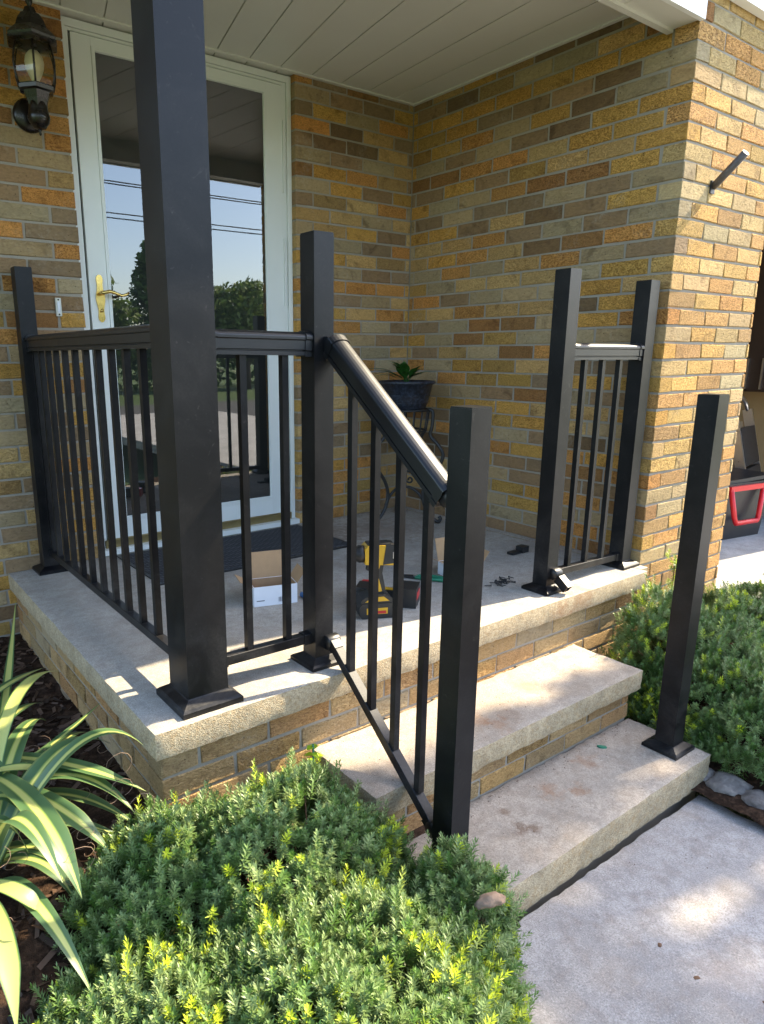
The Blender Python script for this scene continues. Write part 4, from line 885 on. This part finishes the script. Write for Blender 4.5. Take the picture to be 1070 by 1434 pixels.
box('cup', (-0.022, -0.020, 0.001), (0.022, 0.020, 0.030), 'tool_black', scrp, bevel=0.003); box('flange', (-0.085, -0.016, 0.001), (-0.030, 0.018, 0.012), 'tool_black', scrp, bevel=0.003)
bl = thing('marker_cap', 'small blue plastic piece lying beside the near carton', 'plastic piece', (0.845, 0.60, 0.0))
lathe('cap', [(0.0001, 0.0), (0.010, 0.0), (0.010, 0.03), (0.008, 0.034), (0.0001, 0.034)], 'blue_plastic', bl, 16, mtx=Matrix.Rotation(R(90), 4, 'X'), c=(0, 0, 0.0105))

# scraps and seeds on the walk and steps
for (x, y, z, s, mname, lab) in [(0.95, -0.80, ZW+0.010, 0.007, 'twig_brown', 'dark crumb on the walkway near the lowest step'), (0.93, -0.90, ZW+0.010, 0.008, 'twig_brown', 'darker crumb in the middle of the walkway'), (0.99, -1.02, ZW+0.010, 0.007, 'twig_brown', 'crumb on the walkway nearest the picture bottom'),
                                 (1.47, -0.30, Z1+0.002, 0.013, 'tool_green', 'small green leaf on the lowest step left of the far post'), (0.735, -0.16, Z2+0.003, 0.007, 'twig_brown', 'dark speck on the sunlit upper tread'), (0.80, -0.265, Z1+0.003, 0.008, 'twig_brown', 'dark speck at the back of the lowest tread')]:
    bm = bmesh.new(); bmesh.ops.create_icosphere(bm, subdivisions=2, radius=s)
    for q in bm.verts: q.co = Vector((q.co.x*1.3, q.co.y*0.7, q.co.z*0.35))*(1+0.5*mnoise.noise(q.co*150))
    tag(bm_obj('debris', bm, mname, loc=(x, y, z), rot=(0, 0, x*40)), lab, 'debris', 'crumbs on the steps and walkway')

GR = random.Random(33); bm = bmesh.new()
def fleck(x, y, z, s):
    a = GR.uniform(0, 6.28); e = GR.uniform(0.4, 1.0); c, d = math.cos(a)*s, math.sin(a)*s
    v0 = bm.verts.new((x+c, y+d, z)); v1 = bm.verts.new((x-d*e, y+c*e, z)); v2 = bm.verts.new((x-c, y-d, z)); v3 = bm.verts.new((x+d*e, y-c*e, z)); t0 = bm.verts.new((x, y, z+s*0.6))
    for q in ((v0, v1, t0), (v1, v2, t0), (v2, v3, t0), (v3, v0, t0)): bm.faces.new(q)
for k in range(320): fleck(GR.uniform(0.45, 1.62), GR.uniform(-1.9, -0.56), ZW+0.0015+0.012*(1.65-1.05)/1.2, GR.uniform(0.0008, 0.0028))
for k in range(160): fleck(GR.uniform(0.53, 1.70), -0.245-abs(GR.gauss(0, 0.03)), Z1+0.0005, GR.uniform(0.0008, 0.0030))
for k in range(120): fleck(GR.uniform(0.53, 1.72), GR.uniform(-0.52, -0.25), Z1+0.0005, GR.uniform(0.0007, 0.0022))
for k in range(160): fleck(GR.uniform(0.50, 1.72), GR.uniform(-0.25, 0.0), Z2+0.0005, GR.uniform(0.0007, 0.0024))
for k in range(260): fleck(GR.uniform(0.25, 2.2), GR.uniform(0.05, 1.5), 0.0003, GR.uniform(0.0007, 0.0022))
for k in range(160): fleck(GR.uniform(1.45, 2.24), D-0.02-abs(GR.gauss(0, 0.05)), 0.0003, GR.uniform(0.001, 0.0030))
tag(bm_obj('grit', bm, 'twig_brown'), 'scattered dark grit and crumbs on the porch, steps and walkway', 'grit', kind='stuff')
# ---------------------------------------------------------------- foliage makers
NPR = np.random.RandomState(3)
def mesh_from_np(name, V, F, tint, mat, parent=None, loc=None, smooth=True):
    me = bpy.data.meshes.new(name); nv = len(V); nf = len(F); k = F.shape[1]
    me.vertices.add(nv); me.vertices.foreach_set('co', V.astype(np.float32).ravel())
    me.loops.add(nf*k); me.loops.foreach_set('vertex_index', F.astype(np.int32).ravel())
    me.polygons.add(nf); me.polygons.foreach_set('loop_start', np.arange(0, nf*k, k, dtype=np.int32)); me.polygons.foreach_set('loop_total', np.full(nf, k, dtype=np.int32))
    me.update(calc_edges=True)
    a = me.color_attributes.new('tint', 'FLOAT_COLOR', 'POINT'); a.data.foreach_set('color', np.hstack([tint, np.ones((nv, 1))]).astype(np.float32).ravel())
    return link(name, me, mat, parent, loc)
def unit(a): return a/np.maximum(np.linalg.norm(a, axis=-1, keepdims=True), 1e-9)
def sprigs(P, Dn, L, fresh, n=34, needle=0.0150, width=0.0036):
    """yew shoots: P base (m,3), Dn direction, L length, fresh 0..1 new growth"""
    m_ = len(P); ref = unit(NPR.normal(size=(m_, 3))); u = unit(np.cross(Dn, ref)); v = np.cross(Dn, u)
    j = np.arange(n)[None, :]; s = 0.12+0.88*(j/(n-1)); ang = j*2.399+NPR.uniform(0, 6.28, (m_, 1))
    base = P[:, None, :]+Dn[:, None, :]*(s*L[:, None])[..., None]
    rad = u[:, None, :]*np.cos(ang)[..., None]+v[:, None, :]*np.sin(ang)[..., None]
    tilt = (0.55+0.95*s**3)[..., None]*np.ones((m_, 1, 1))
    d = unit(rad+Dn[:, None, :]*tilt+NPR.normal(size=(m_, n, 3))*0.16)
    ln = (needle*(0.72+0.5*np.sin(np.pi*np.clip(s, 0, 0.95)))*NPR.uniform(0.8, 1.2, (m_, n)))[..., None]
    side = unit(np.cross(d, Dn[:, None, :]+0.01)); w_ = width*NPR.uniform(0.85, 1.2, (m_, n, 1))
    bend = -Dn[:, None, :]*ln*0.06
    V = np.stack([base, base+d*ln*0.5+side*w_*0.5+bend*0, base+d*ln+bend, base+d*ln*0.5-side*w_*0.5], axis=2)
    V = V.reshape(-1, 3); F = np.arange(len(V)).reshape(-1, 4)
    old = np.array([0.085, 0.175, 0.025]); old2 = np.array([0.26, 0.34, 0.13]); new = np.array([0.56, 0.64, 0.03])
    k1 = NPR.uniform(0, 1, (m_, 1, 1)); k2 = NPR.uniform(0.75, 1.25, (m_, n, 1))
    c = (old*(1-k1)+old2*k1)*k2; fr = (fresh[:, None]*np.clip((s-0.25)/0.4, 0, 1))[..., None]
    c = c*(1-fr)+new*fr*k2; T = np.repeat(c.reshape(-1, 3), 4, axis=0)
    return V, F, T
def sample_shell(ells, count, inner=0.25, ground=-1, sub=0.94, test=None):
    out = []; nr = []; wsum = np.array([e[3]*e[4] for e in ells]); wsum = wsum/wsum.sum(); tot = 0
    while tot < count:
        m_ = count*2; idx = NPR.choice(len(ells), m_, p=wsum); E_ = np.array([e[:6] for e in ells])[idx]
        d = unit(NPR.normal(size=(m_, 3))); d[:, 2] = np.abs(d[:, 2])*1.0-0.12
        f = np.where(NPR.uniform(size=m_) < inner, NPR.uniform(0.72, 0.97, m_), 1.0)
        nz = np.array([mnoise.noise(Vector((x*2.6+e[0]*3, y*2.6, z*2.6))) for (x, y, z), e in zip(d, E_)])
        f = f*(1+0.10*nz)
        p = E_[:, :3]+d*E_[:, 3:6]*f[:, None]; keep = p[:, 2] > ground
        for e in ells:
            q = (p-np.array(e[:3]))/np.array(e[3:6]); keep &= ~((q**2).sum(1) < sub**2*0.82)
        if test is not None: keep &= test(p)
        nn = unit(d/E_[:, 3:6]); out.append(p[keep]); nr.append(nn[keep]); tot += keep.sum()
    return np.vstack(out)[:count], np.vstack(nr)[:count]
def yew(name, label, ells, count, ground, needles=34, fresh_p=0.10, test=None, freshfun=None, core=0.80, tall=None):
    c0 = ells[0]; o = thing(name, label, 'shrub', (c0[0], c0[1], ground))
    P, N = sample_shell(ells, count, ground=ground, test=test)
    Dn = unit(N*0.6+np.array([0, 0, 0.95])+NPR.normal(size=N.shape)*0.26)
    L = NPR.uniform(0.028, 0.056, len(P)); patch = np.array([mnoise.noise(Vector(p)*9.0) for p in P])
    fr = (NPR.uniform(size=len(P)) < fresh_p*np.clip(0.35+3.2*patch, 0.05, 3)).astype(float)*NPR.uniform(0.4, 1.0, len(P))
    long_ = NPR.uniform(size=len(P)) < 0.08; L = np.where(long_, L*1.65, L); P = P+np.where(long_, 0.018, 0.0)[:, None]*N-np.clip(-patch, 0, 1)[:, None]*N*0.05
    if freshfun is not None: fr = np.maximum(fr, freshfun(P)*(NPR.uniform(size=len(P)) < 0.5))
    L = L*(1+0.45*fr)
    V, F, T = sprigs(P-Dn*L[:, None]*0.35, Dn, L, fr, needles)
    off = np.array([c0[0], c0[1], ground])
    fo = mesh_from_np('foliage', V-off, F, T, 'yew_needles', o); fo['kind'] = 'stuff'
    # woody stems from the root up to the shoots
    bm = bmesh.new(); root = Vector((0, 0, 0.0))
    pick = NPR.choice(len(P), min(150, len(P)), replace=False)
    for i in pick:
        e = Vector(P[i]-off)*0.97; mid = Vector((e.x*0.45, e.y*0.45, e.z*0.30)) + Vector(tuple(NPR.normal(size=3)*0.02)); mid2 = e*0.78+Vector((0, 0, -0.02))
        add_tube(bm, [root+Vector(tuple(NPR.normal(size=3)*0.012)), mid, mid2, e], [0.006, 0.004, 0.0025, 0.0015], 4)
    # dense shadowed inner shoots hide the ground
    st_ = bm_obj('branches', bm, 'twig_brown', o); st_['kind'] = 'stuff'
    Pi, Ni = sample_shell([(e[0], e[1], e[2], e[3]*core, e[4]*core, e[5]*core) for e in ells], int(count*0.55), ground=ground, sub=0.9)
    Di = unit(Ni+NPR.normal(size=Ni.shape)*0.5); Li = NPR.uniform(0.035, 0.06, len(Pi))
    V, F, T = sprigs(Pi, Di, Li, np.zeros(len(Pi)), 22, 0.018, 0.0032)
    fi = mesh_from_np('inner_foliage', V-off, F, T, 'yew_needles', o); fi['kind'] = 'stuff'
    return o
# big yew in front of the porch corner (two mounds), and the one right of the steps
notpost = lambda p: ~((np.abs(p[:, 0]-0.600) < 0.040) & (np.abs(p[:, 1]+0.42) < 0.040))
yew('yew_shrub', 'wide low yew shrub with yellow green tips in front of the porch corner',
    [(0.06, -0.64, -0.50, 0.42, 0.34, 0.37), (0.17, -0.27, -0.50, 0.38, 0.24, 0.47), (0.32, -0.58, -0.52, 0.21, 0.24, 0.29), (-0.19, -0.46, -0.50, 0.27, 0.32, 0.30), (-0.06, -0.20, -0.48, 0.26, 0.20, 0.42), (0.47, -0.545, -0.52, 0.165, 0.14, 0.335)],
    7600, -0.50, 42, 0.12, test=lambda p: notpost(p) & ~((p[:, 1] > -0.02) & (p[:, 0] > 0.0)) & ~((p[:, 1] > -0.30) & (p[:, 0] > 0.5)))
yew('yew_shrub', 'bright green yew shrub right of the steps below the sunlit pier',
    [(2.30, -0.24, -0.44, 0.48, 0.27, 0.42), (2.08, -0.42, -0.46, 0.30, 0.32, 0.30), (2.66, -0.32, -0.42, 0.34, 0.30, 0.36), (2.05, -0.14, -0.42, 0.22, 0.14, 0.46), (2.02, -0.62, -0.48, 0.28, 0.24, 0.30), (2.45, -0.62, -0.46, 0.30, 0.26, 0.30)],
    5200, -0.47, 36, 0.18, test=lambda p: ~((p[:, 1] > 0.03)) & (p[:, 0] > 1.76) & ~((p[:, 1] > -0.03) & (p[:, 0] < 2.2)))
# a tall young shoot reaching up beside the pier
sh = thing('yew_shoot', 'tall pale green yew shoot standing up beside the pier corner', 'plant', (2.33, -0.05, -0.15))
bm = bmesh.new(); add_tube(bm, [(0, 0, -0.2), (0.01, 0, 0.0), (0.0, 0.0, 0.20)], [0.004, 0.003, 0.002], 5); bm_obj('stem', bm, 'twig_brown', sh)
zz_ = np.linspace(-0.02, 0.19, 26); P = np.stack([NPR.normal(size=26)*0.012, NPR.normal(size=26)*0.012, zz_], 1); Dn = unit(np.stack([NPR.normal(size=26)*0.5, NPR.normal(size=26)*0.5, np.ones(26)*0.8], 1))
V, F, T = sprigs(P, Dn, np.full(26, 0.04), NPR.uniform(0.3, 0.8, 26), 26); f_ = mesh_from_np('foliage', V, F, T, 'yew_needles', sh); f_['kind'] = 'stuff'

# little broadleaf seedling beside the middle step
sg = thing('seedling', 'small yellow green seedling growing against the brick between shrub and step', 'plant', (0.44, -0.045, -0.42))
for k in range(18):
    a = k*2.4; zb_ = 0.10+0.009*k; e = R(LR.uniform(0, 45)); L = LR.uniform(0.02, 0.034)
    path = [Vector((0, 0, zb_))+Vector((math.cos(a)*math.cos(e-0.07*i), math.sin(a)*math.cos(e-0.07*i), math.sin(e-0.07*i)))*L*i/5 for i in range(6)]
    o = bm_obj('leaf', blade_mesh(path, [0.002, 0.008, 0.011, 0.010, 0.006, 0.001], 0.2), 'house_plant', sg, smooth=True); c = 1.0 if k < 10 else 2.2; set_tint(o, (0.10*c*(1.3 if c > 1 else 1), 0.20*c, 0.02))
tube('stem', [(0, 0, 0), (0.004, 0, 0.13), (0, 0, 0.26)], 0.003, 'tool_green', sg, 6)

# dead furry leaf and scrap caught in the yew
dl = thing('dead_leaf', 'curled grey brown dead leaf lying on top of the yew shrub', 'dead leaf', (0.475, -0.655, -0.245), R(-20))
bm = bmesh.new(); bmesh.ops.create_icosphere(bm, subdivisions=3, radius=1)
for q in bm.verts:
    n_ = mnoise.noise(q.co*2.2); q.co = Vector((q.co.x*0.034*(1+0.3*n_), q.co.y*0.016*(1+0.4*n_), q.co.z*0.012*(1+0.4*n_)+0.006*math.cos(q.co.x*2)))
bm_obj('blade', bm, 'dead_leaf', dl, smooth=True)

# ---------------------------------------------------------------- variegated sword-leaf plant at the left
YB = Vector((-0.40, 0.02, -0.28))
yu = thing('yucca', 'variegated sword leaf plant with yellow striped leaves left of the porch', 'plant', tuple(YB))
def sword(tip, top, w, alpha=0.5, start=(0, 0, 0.03), fold=0.18, twist=0):
    """quadratic-ish path from near the heart through a high point to a tip (world coords)"""
    s = Vector(start); tp = Vector(tip)-YB; hp = Vector(top)-YB; n = 20; path = []
    for i in range(n):
        t_ = i/(n-1); path.append((1-t_)**2*s+2*(1-t_)*t_*hp+t_*t_*tp)
    wd = [w*1.75*(0.5+0.45*min(1, i/(n*0.3)))*max(0.03, (1-(i/(n-1))**3.2)) for i in range(n)]
    o = bm_obj('leaf', blade_mesh(path, wd, fold, uv=True), 'sword_leaf', yu, smooth=True); o.color = (1, 1, 1, alpha); return o
BLADES = [
 ((-0.34, 0.364, -0.12), (-0.186, 0.119, -0.07), (-0.03, -0.003, -0.14), 0.021, 0.55),
 ((-0.379, 0.159, -0.15), (-0.195, 0.09, -0.08), (-0.065, -0.017, -0.18), 0.022, 0.5),
 ((-0.344, 0.269, -0.15), (-0.203, 0.259, -0.1), (-0.015, 0.353, -0.06), 0.012, 0.55),
 ((-0.36, 0.178, -0.15), (-0.269, 0.364, -0.02), (-0.097, 0.958, 0.08), 0.012, 0.8),
 ((-0.341, 0.18, -0.12), (-0.233, 0.342, 0.03), (-0.074, 0.534, -0.02), 0.018, 1.0),
 ((-0.336, 0.228, -0.1), (-0.29, -0.07, -0.05), (-0.259, -0.231, -0.16), 0.028, 0.5),
 ((-0.321, 0.2, -0.12), (-0.243, -0.024, -0.08), (-0.163, -0.133, -0.17), 0.023, 0.5),
 ((-0.379, 0.193, -0.2), (-0.208, 0.129, -0.15), (-0.058, -0.022, -0.22), 0.02, 0.45),
 ((-0.419, -0.046, -0.18), (-0.365, -0.177, -0.13), (-0.31, -0.205, -0.22), 0.017, 1.0),
 ((-0.418, -0.135, -0.15), (-0.417, -0.31, -0.11), (-0.429, -0.432, -0.18), 0.019, 1.0),
 ((-0.393, 0.143, -0.25), (-0.276, 0.013, -0.2), (-0.229, -0.092, -0.26), 0.021, 0.45),
 ((-0.403, 0.079, -0.24), (-0.298, -0.013, -0.2), (-0.247, -0.115, -0.26), 0.02, 0.5),
 ((-0.335, 0.434, -0.03), (-0.239, 0.445, 0.02), (-0.093, 0.655, -0.05), 0.015, 0.7),
 ((-0.391, 0.125, -0.2), (-0.244, 0.063, -0.17), (-0.079, -0.017, -0.25), 0.018, 0.45),
 ((-0.372, 0.273, -0.12), (-0.278, 0.148, -0.06), (-0.177, 0.169, -0.13), 0.016, 0.9),
 ((-0.395, 0.154, -0.14), (-0.328, 0.067, -0.07), (-0.285, 0.014, -0.14), 0.018, 0.55),
 ((-0.425, 0.057, -0.14), (-0.358, -0.001, -0.08), (-0.31, -0.007, -0.18), 0.016, 0.5),
 ((-0.344, 0.329, -0.1), (-0.242, 0.367, -0.03), (-0.145, 0.482, -0.08), 0.014, 0.6),
]
def blade3(a, b, c, w, alpha):
    a, b, c = (Vector(q)-YB for q in (a, b, c)); ctrl = b*2-(a+c)*0.5; n = 22; path = []
    for i in range(n): t_ = i/(n-1); path.append((1-t_)**2*a+2*(1-t_)*t_*ctrl+t_*t_*c)
    wd = [w*(0.75+0.25*math.sin(math.pi*i/(n-1)))*max(0.02, min(1, (1-i/(n-1))*3.2)**0.8) for i in range(n)]
    o = bm_obj('leaf', blade_mesh(path, wd, 0.22, uv=True), 'sword_leaf', yu, smooth=True); o.color = (1, 1, 1, alpha); return o
for q in BLADES:
    blade3(q[0], q[1], q[2], q[3]*1.05, q[4])
    r = Vector(q[0])-Vector(YB)
for q in BLADES:   # each blade's base runs back into the heart
    a = Vector(q[0]); d = (Vector(q[0])-Vector(q[1])); h0 = YB+Vector((-0.03, 0.02, 0.02)); mid = (a+h0)/2+Vector((0, 0, 0.03))
    blade3(tuple(h0), tuple(mid), tuple(a-d*0.05), q[3]*0.9, q[4])
YR = random.Random(21)
for k in range(9):
    a = R(YR.uniform(0, 360)); L = YR.uniform(0.36, 0.56); h_ = YR.uniform(0.05, 0.38)
    tip = YB+Vector((math.cos(a)*L, math.sin(a)*L, h_-0.10)); top = YB+Vector((math.cos(a)*L*0.5, math.sin(a)*L*0.5, h_+0.10))
    if tip.x > -0.02: tip.x = -0.03
    sword(tip, top, YR.uniform(0.014, 0.022), YR.choice([0.4, 0.5, 0.5, 0.6]))
for k in range(40):    # curling threads on the leaf edges
    c = YB+Vector((YR.uniform(-0.05, 0.33), YR.uniform(-0.25, 0.35), YR.uniform(0.03, 0.24))); r = YR.uniform(0.008, 0.022); a = YR.uniform(0, 6)
    pts = [c-YB+Vector((r*math.cos(a+i*0.6)*(1+i*0.08), YR.uniform(-0.002, 0.002)+i*0.002, r*math.sin(a+i*0.6)*(1+i*0.06))) for i in range(9)]
    tube('thread', pts, 0.0006, 'dead_leaf', yu, 3)
# mulch chips: loose bark on the left bed
chV, chF = [], []; 
for k in range(2600):
    x = NPR.uniform(-0.9, 0.02); y = NPR.uniform(-0.9, 1.56)
    z = soilz(x, y); s = NPR.uniform(0.004, 0.013); a = NPR.uniform(0, 6.28); ca, sa = math.cos(a), math.sin(a); b0 = len(chV)
    tl = NPR.uniform(-0.5, 0.5); l2 = s*NPR.uniform(1.2, 3.0)
    for (px_, py_, pz_) in ((-l2, -s*0.5, 0), (l2, -s*0.5, 0), (l2, s*0.5, 0.002), (-l2, s*0.5, 0.002)):
        for dz in (0, ): chV.append((x+px_*ca-py_*sa, y+px_*sa+py_*ca, z+0.004+px_*tl*0.6+pz_*2))
    chF.append((b0, b0+1, b0+2, b0+3))
chV = np.array(chV); tn = np.repeat(np.array([[0.05, 0.03, 0.02]])*NPR.uniform(0.4, 3.2, (2600, 1)), 4, axis=0)
mul = mesh_from_np('mulch', chV, np.array(chF), tn, 'tree_leaves'); tag(mul, 'dark bark mulch scattered over the left garden bed', 'mulch', kind='stuff')

# ---------------------------------------------------------------- trees: the ones that shade the steps and those the door glass mirrors
def leaf_cloud(name, C, rads, count, size, tint, par, seed=0, flat=1.0):
    rs = np.random.RandomState(seed); idx = rs.randint(0, len(C), count); d = unit(rs.normal(size=(count, 3)))*(rs.uniform(0.15, 1.0, (count, 1))**0.45)
    p = np.array(C)[idx]+d*np.array(rads)[idx][:, None]*np.array([1, 1, flat]); a = unit(rs.normal(size=(count, 3))); b = unit(np.cross(a, rs.normal(size=(count, 3))))
    s = size*rs.uniform(0.6, 1.3, (count, 1)); V = np.stack([p-a*s, p+b*s*0.5, p+a*s, p-b*s*0.5], 1).reshape(-1, 3); F = np.arange(len(V)).reshape(-1, 4)
    T = np.repeat(np.array([tint])*rs.uniform(0.6, 1.5, (count, 1)), 4, axis=0); L = np.array(par.location)
    o = mesh_from_np(name, V-L, F, T, 'tree_leaves', par); o['kind'] = 'stuff'; return o
def tree(label, x, y, zg, H, crown, leafsize, count, tint, seed, cat='tree', flat=1.0):
    t_ = thing('tree', label, cat, (x, y, zg)); rs = random.Random(seed)
    bm = bmesh.new(); r0 = 0.022*H; add_tube(bm, [(0, 0, -0.1), (0.05*r0, 0, 0.2*H), (rs.uniform(-.1, .1), rs.uniform(-.1, .1), 0.5*H), (rs.uniform(-.15, .15), 0, 0.85*H)], [r0*1.3, r0, r0*0.7, r0*0.2], 10)
    for c, r in crown:
        e = Vector(c)-Vector((x, y, zg)); add_tube(bm, [(0, 0, min(0.55*H, max(0.15*H, e.z-0.8*r))), tuple(Vector((e.x*0.5, e.y*0.5, e.z-0.35*r))), tuple(e)], [r0*0.45, r0*0.25, r0*0.08], 6)
    bm_obj('trunk', bm, 'bark', t_)
    leaf_cloud('crown', [c for c, r in crown], [r for c, r in crown], count, leafsize, tint, t_, seed, flat)
    return t_
# shade tree to the right of the drive; its crown stands between the sun and the steps
def sunward(yp_, zp_, X): return (X, yp_-0.115*X, zp_+0.95*X)
SX = 6.9
cr = [(sunward(a, b, SX+c), r) for a, b, c, r in [(-0.62, -0.92, 0.2, 0.34), (-0.60, -1.35, 0, 0.36), (-0.95, -0.95, -0.3, 0.38), (-1.0, -1.5, 0.1, 0.40), (-0.50, -1.80, 0.2, 0.30), (-0.33, -1.62, 0, 0.18),
      (-0.40, -1.25, -0.2, 0.20), (-1.35, -1.2, 0.1, 0.42), (-1.3, -1.8, 0, 0.42), (-0.55, -0.66, 0.1, 0.20), (-0.85, -2.15, 0.2, 0.34), (-0.42, -2.25, 0.1, 0.26), (-0.20, -1.98, 0.1, 0.12), (-0.10, -2.5, 0.1, 0.22), (-0.50, -0.66, 0.1, 0.20)]]
tree('slender leafy tree beyond the driveway to the right', SX+0.2, -1.75, -0.7, 6.2, cr, 0.05, 5200, (0.05, 0.11, 0.03), 4)
TL = ['tall dark evergreen across the street mirrored beside the door handle', 'rounded green tree across the street just right of the mirrored tall evergreen', 'dark evergreen across the street behind the thick column in the mirror image',
      'loose green tree across the street mirrored in the right part of the glass', 'rightmost loose green tree mirrored in the door glass', 'low green tree across the street left of the tall evergreen',
      'dark evergreen across the street far right of the drive', 'dark evergreen across the street straight behind the walkway', 'loose green tree across the street near the utility pole', 'farthest dark evergreen across the street']
for i, (x, y, h, kind) in enumerate([(7.6, -24.5, 6.3, 0), (9.2, -25.5, 5.2, 1), (12.4, -26, 6.3, 0), (14.6, -25, 5.8, 1), (16.6, -25, 5.4, 1), (3.0, -25.5, 4.4, 1), (21.5, -27, 6.0, 0), (-2.0, -27, 5.0, 0), (-8, -26, 6.0, 1), (27, -28, 6.0, 0)]):
    rs = random.Random(i+50)
    if kind == 0: crown = [((x+rs.uniform(-.35, .35)*(1-k/9), y+rs.uniform(-.35, .35), -0.7+0.7+(h-0.7)*k/9), 0.35+1.5*(1-k/9)**0.8) for k in range(10)]
    else: crown = [((x+rs.uniform(-1.3, 1.3), y+rs.uniform(-1, 1), -0.7+rs.uniform(0.35, 0.85)*h), rs.uniform(0.6, 1.1)) for k in range(14)]
    tree(['dark evergreen tree across the street mirrored in the door glass', 'loose green tree across the street mirrored in the door glass'][kind] if False else TL[i], x, y, -0.7, h, crown, 0.15, 5000, [(0.08, 0.14, 0.03), (0.13, 0.19, 0.04)][kind], i, flat=0.8)['group'] = 'trees across the street'
hz = leaf = None
hedge = thing('hedge', 'long low hedge across the street behind the porch visitors', 'hedge', (8, -29, -0.7))
leaf_cloud('foliage', [(x, -29, 0.4) for x in np.linspace(-40, 60, 60)], [1.5]*60, 9000, 0.22, (0.045, 0.09, 0.025), hedge, 77)
pole = thing('utility_pole', 'wooden utility pole across the street carrying power lines', 'utility pole', (-16, -20, -0.7))
tube('pole_shaft', [(0, 0, 0), (0, 0, 8.6)], [0.15, 0.11], 'bark', pole, 10)
box('crossarm', (-0.06, -1.1, 7.5), (0.06, 1.1, 7.62), 'bark', pole)
for i, (zz0, dy) in enumerate(((7.25, 0), (7.12, 0.2), (6.22, 0.1), (6.06, 0.1))):
    pts = [(-16+72*s, -20+dy, zz0-1.0*(1-(2*s-1)**2)+0.9*s) for s in np.linspace(0, 1, 30)]
    o = tube('power_line', pts, 0.022, 'utility_wire', None, 5); tag(o, ['highest power line across the street', 'second power line below the highest one', 'upper of the two lowest power lines', 'lowest power line across the street'][i], 'power line', 'power lines across the street')
pole2 = thing('utility_pole', 'second utility pole far right along the street', 'utility pole', (56, -20, -0.7))
tube('pole_shaft', [(0, 0, 0), (0, 0, 8.6)], [0.15, 0.11], 'bark', pole2, 10); box('crossarm', (-0.06, -1.1, 7.3), (0.06, 1.1, 7.42), 'bark', pole2)
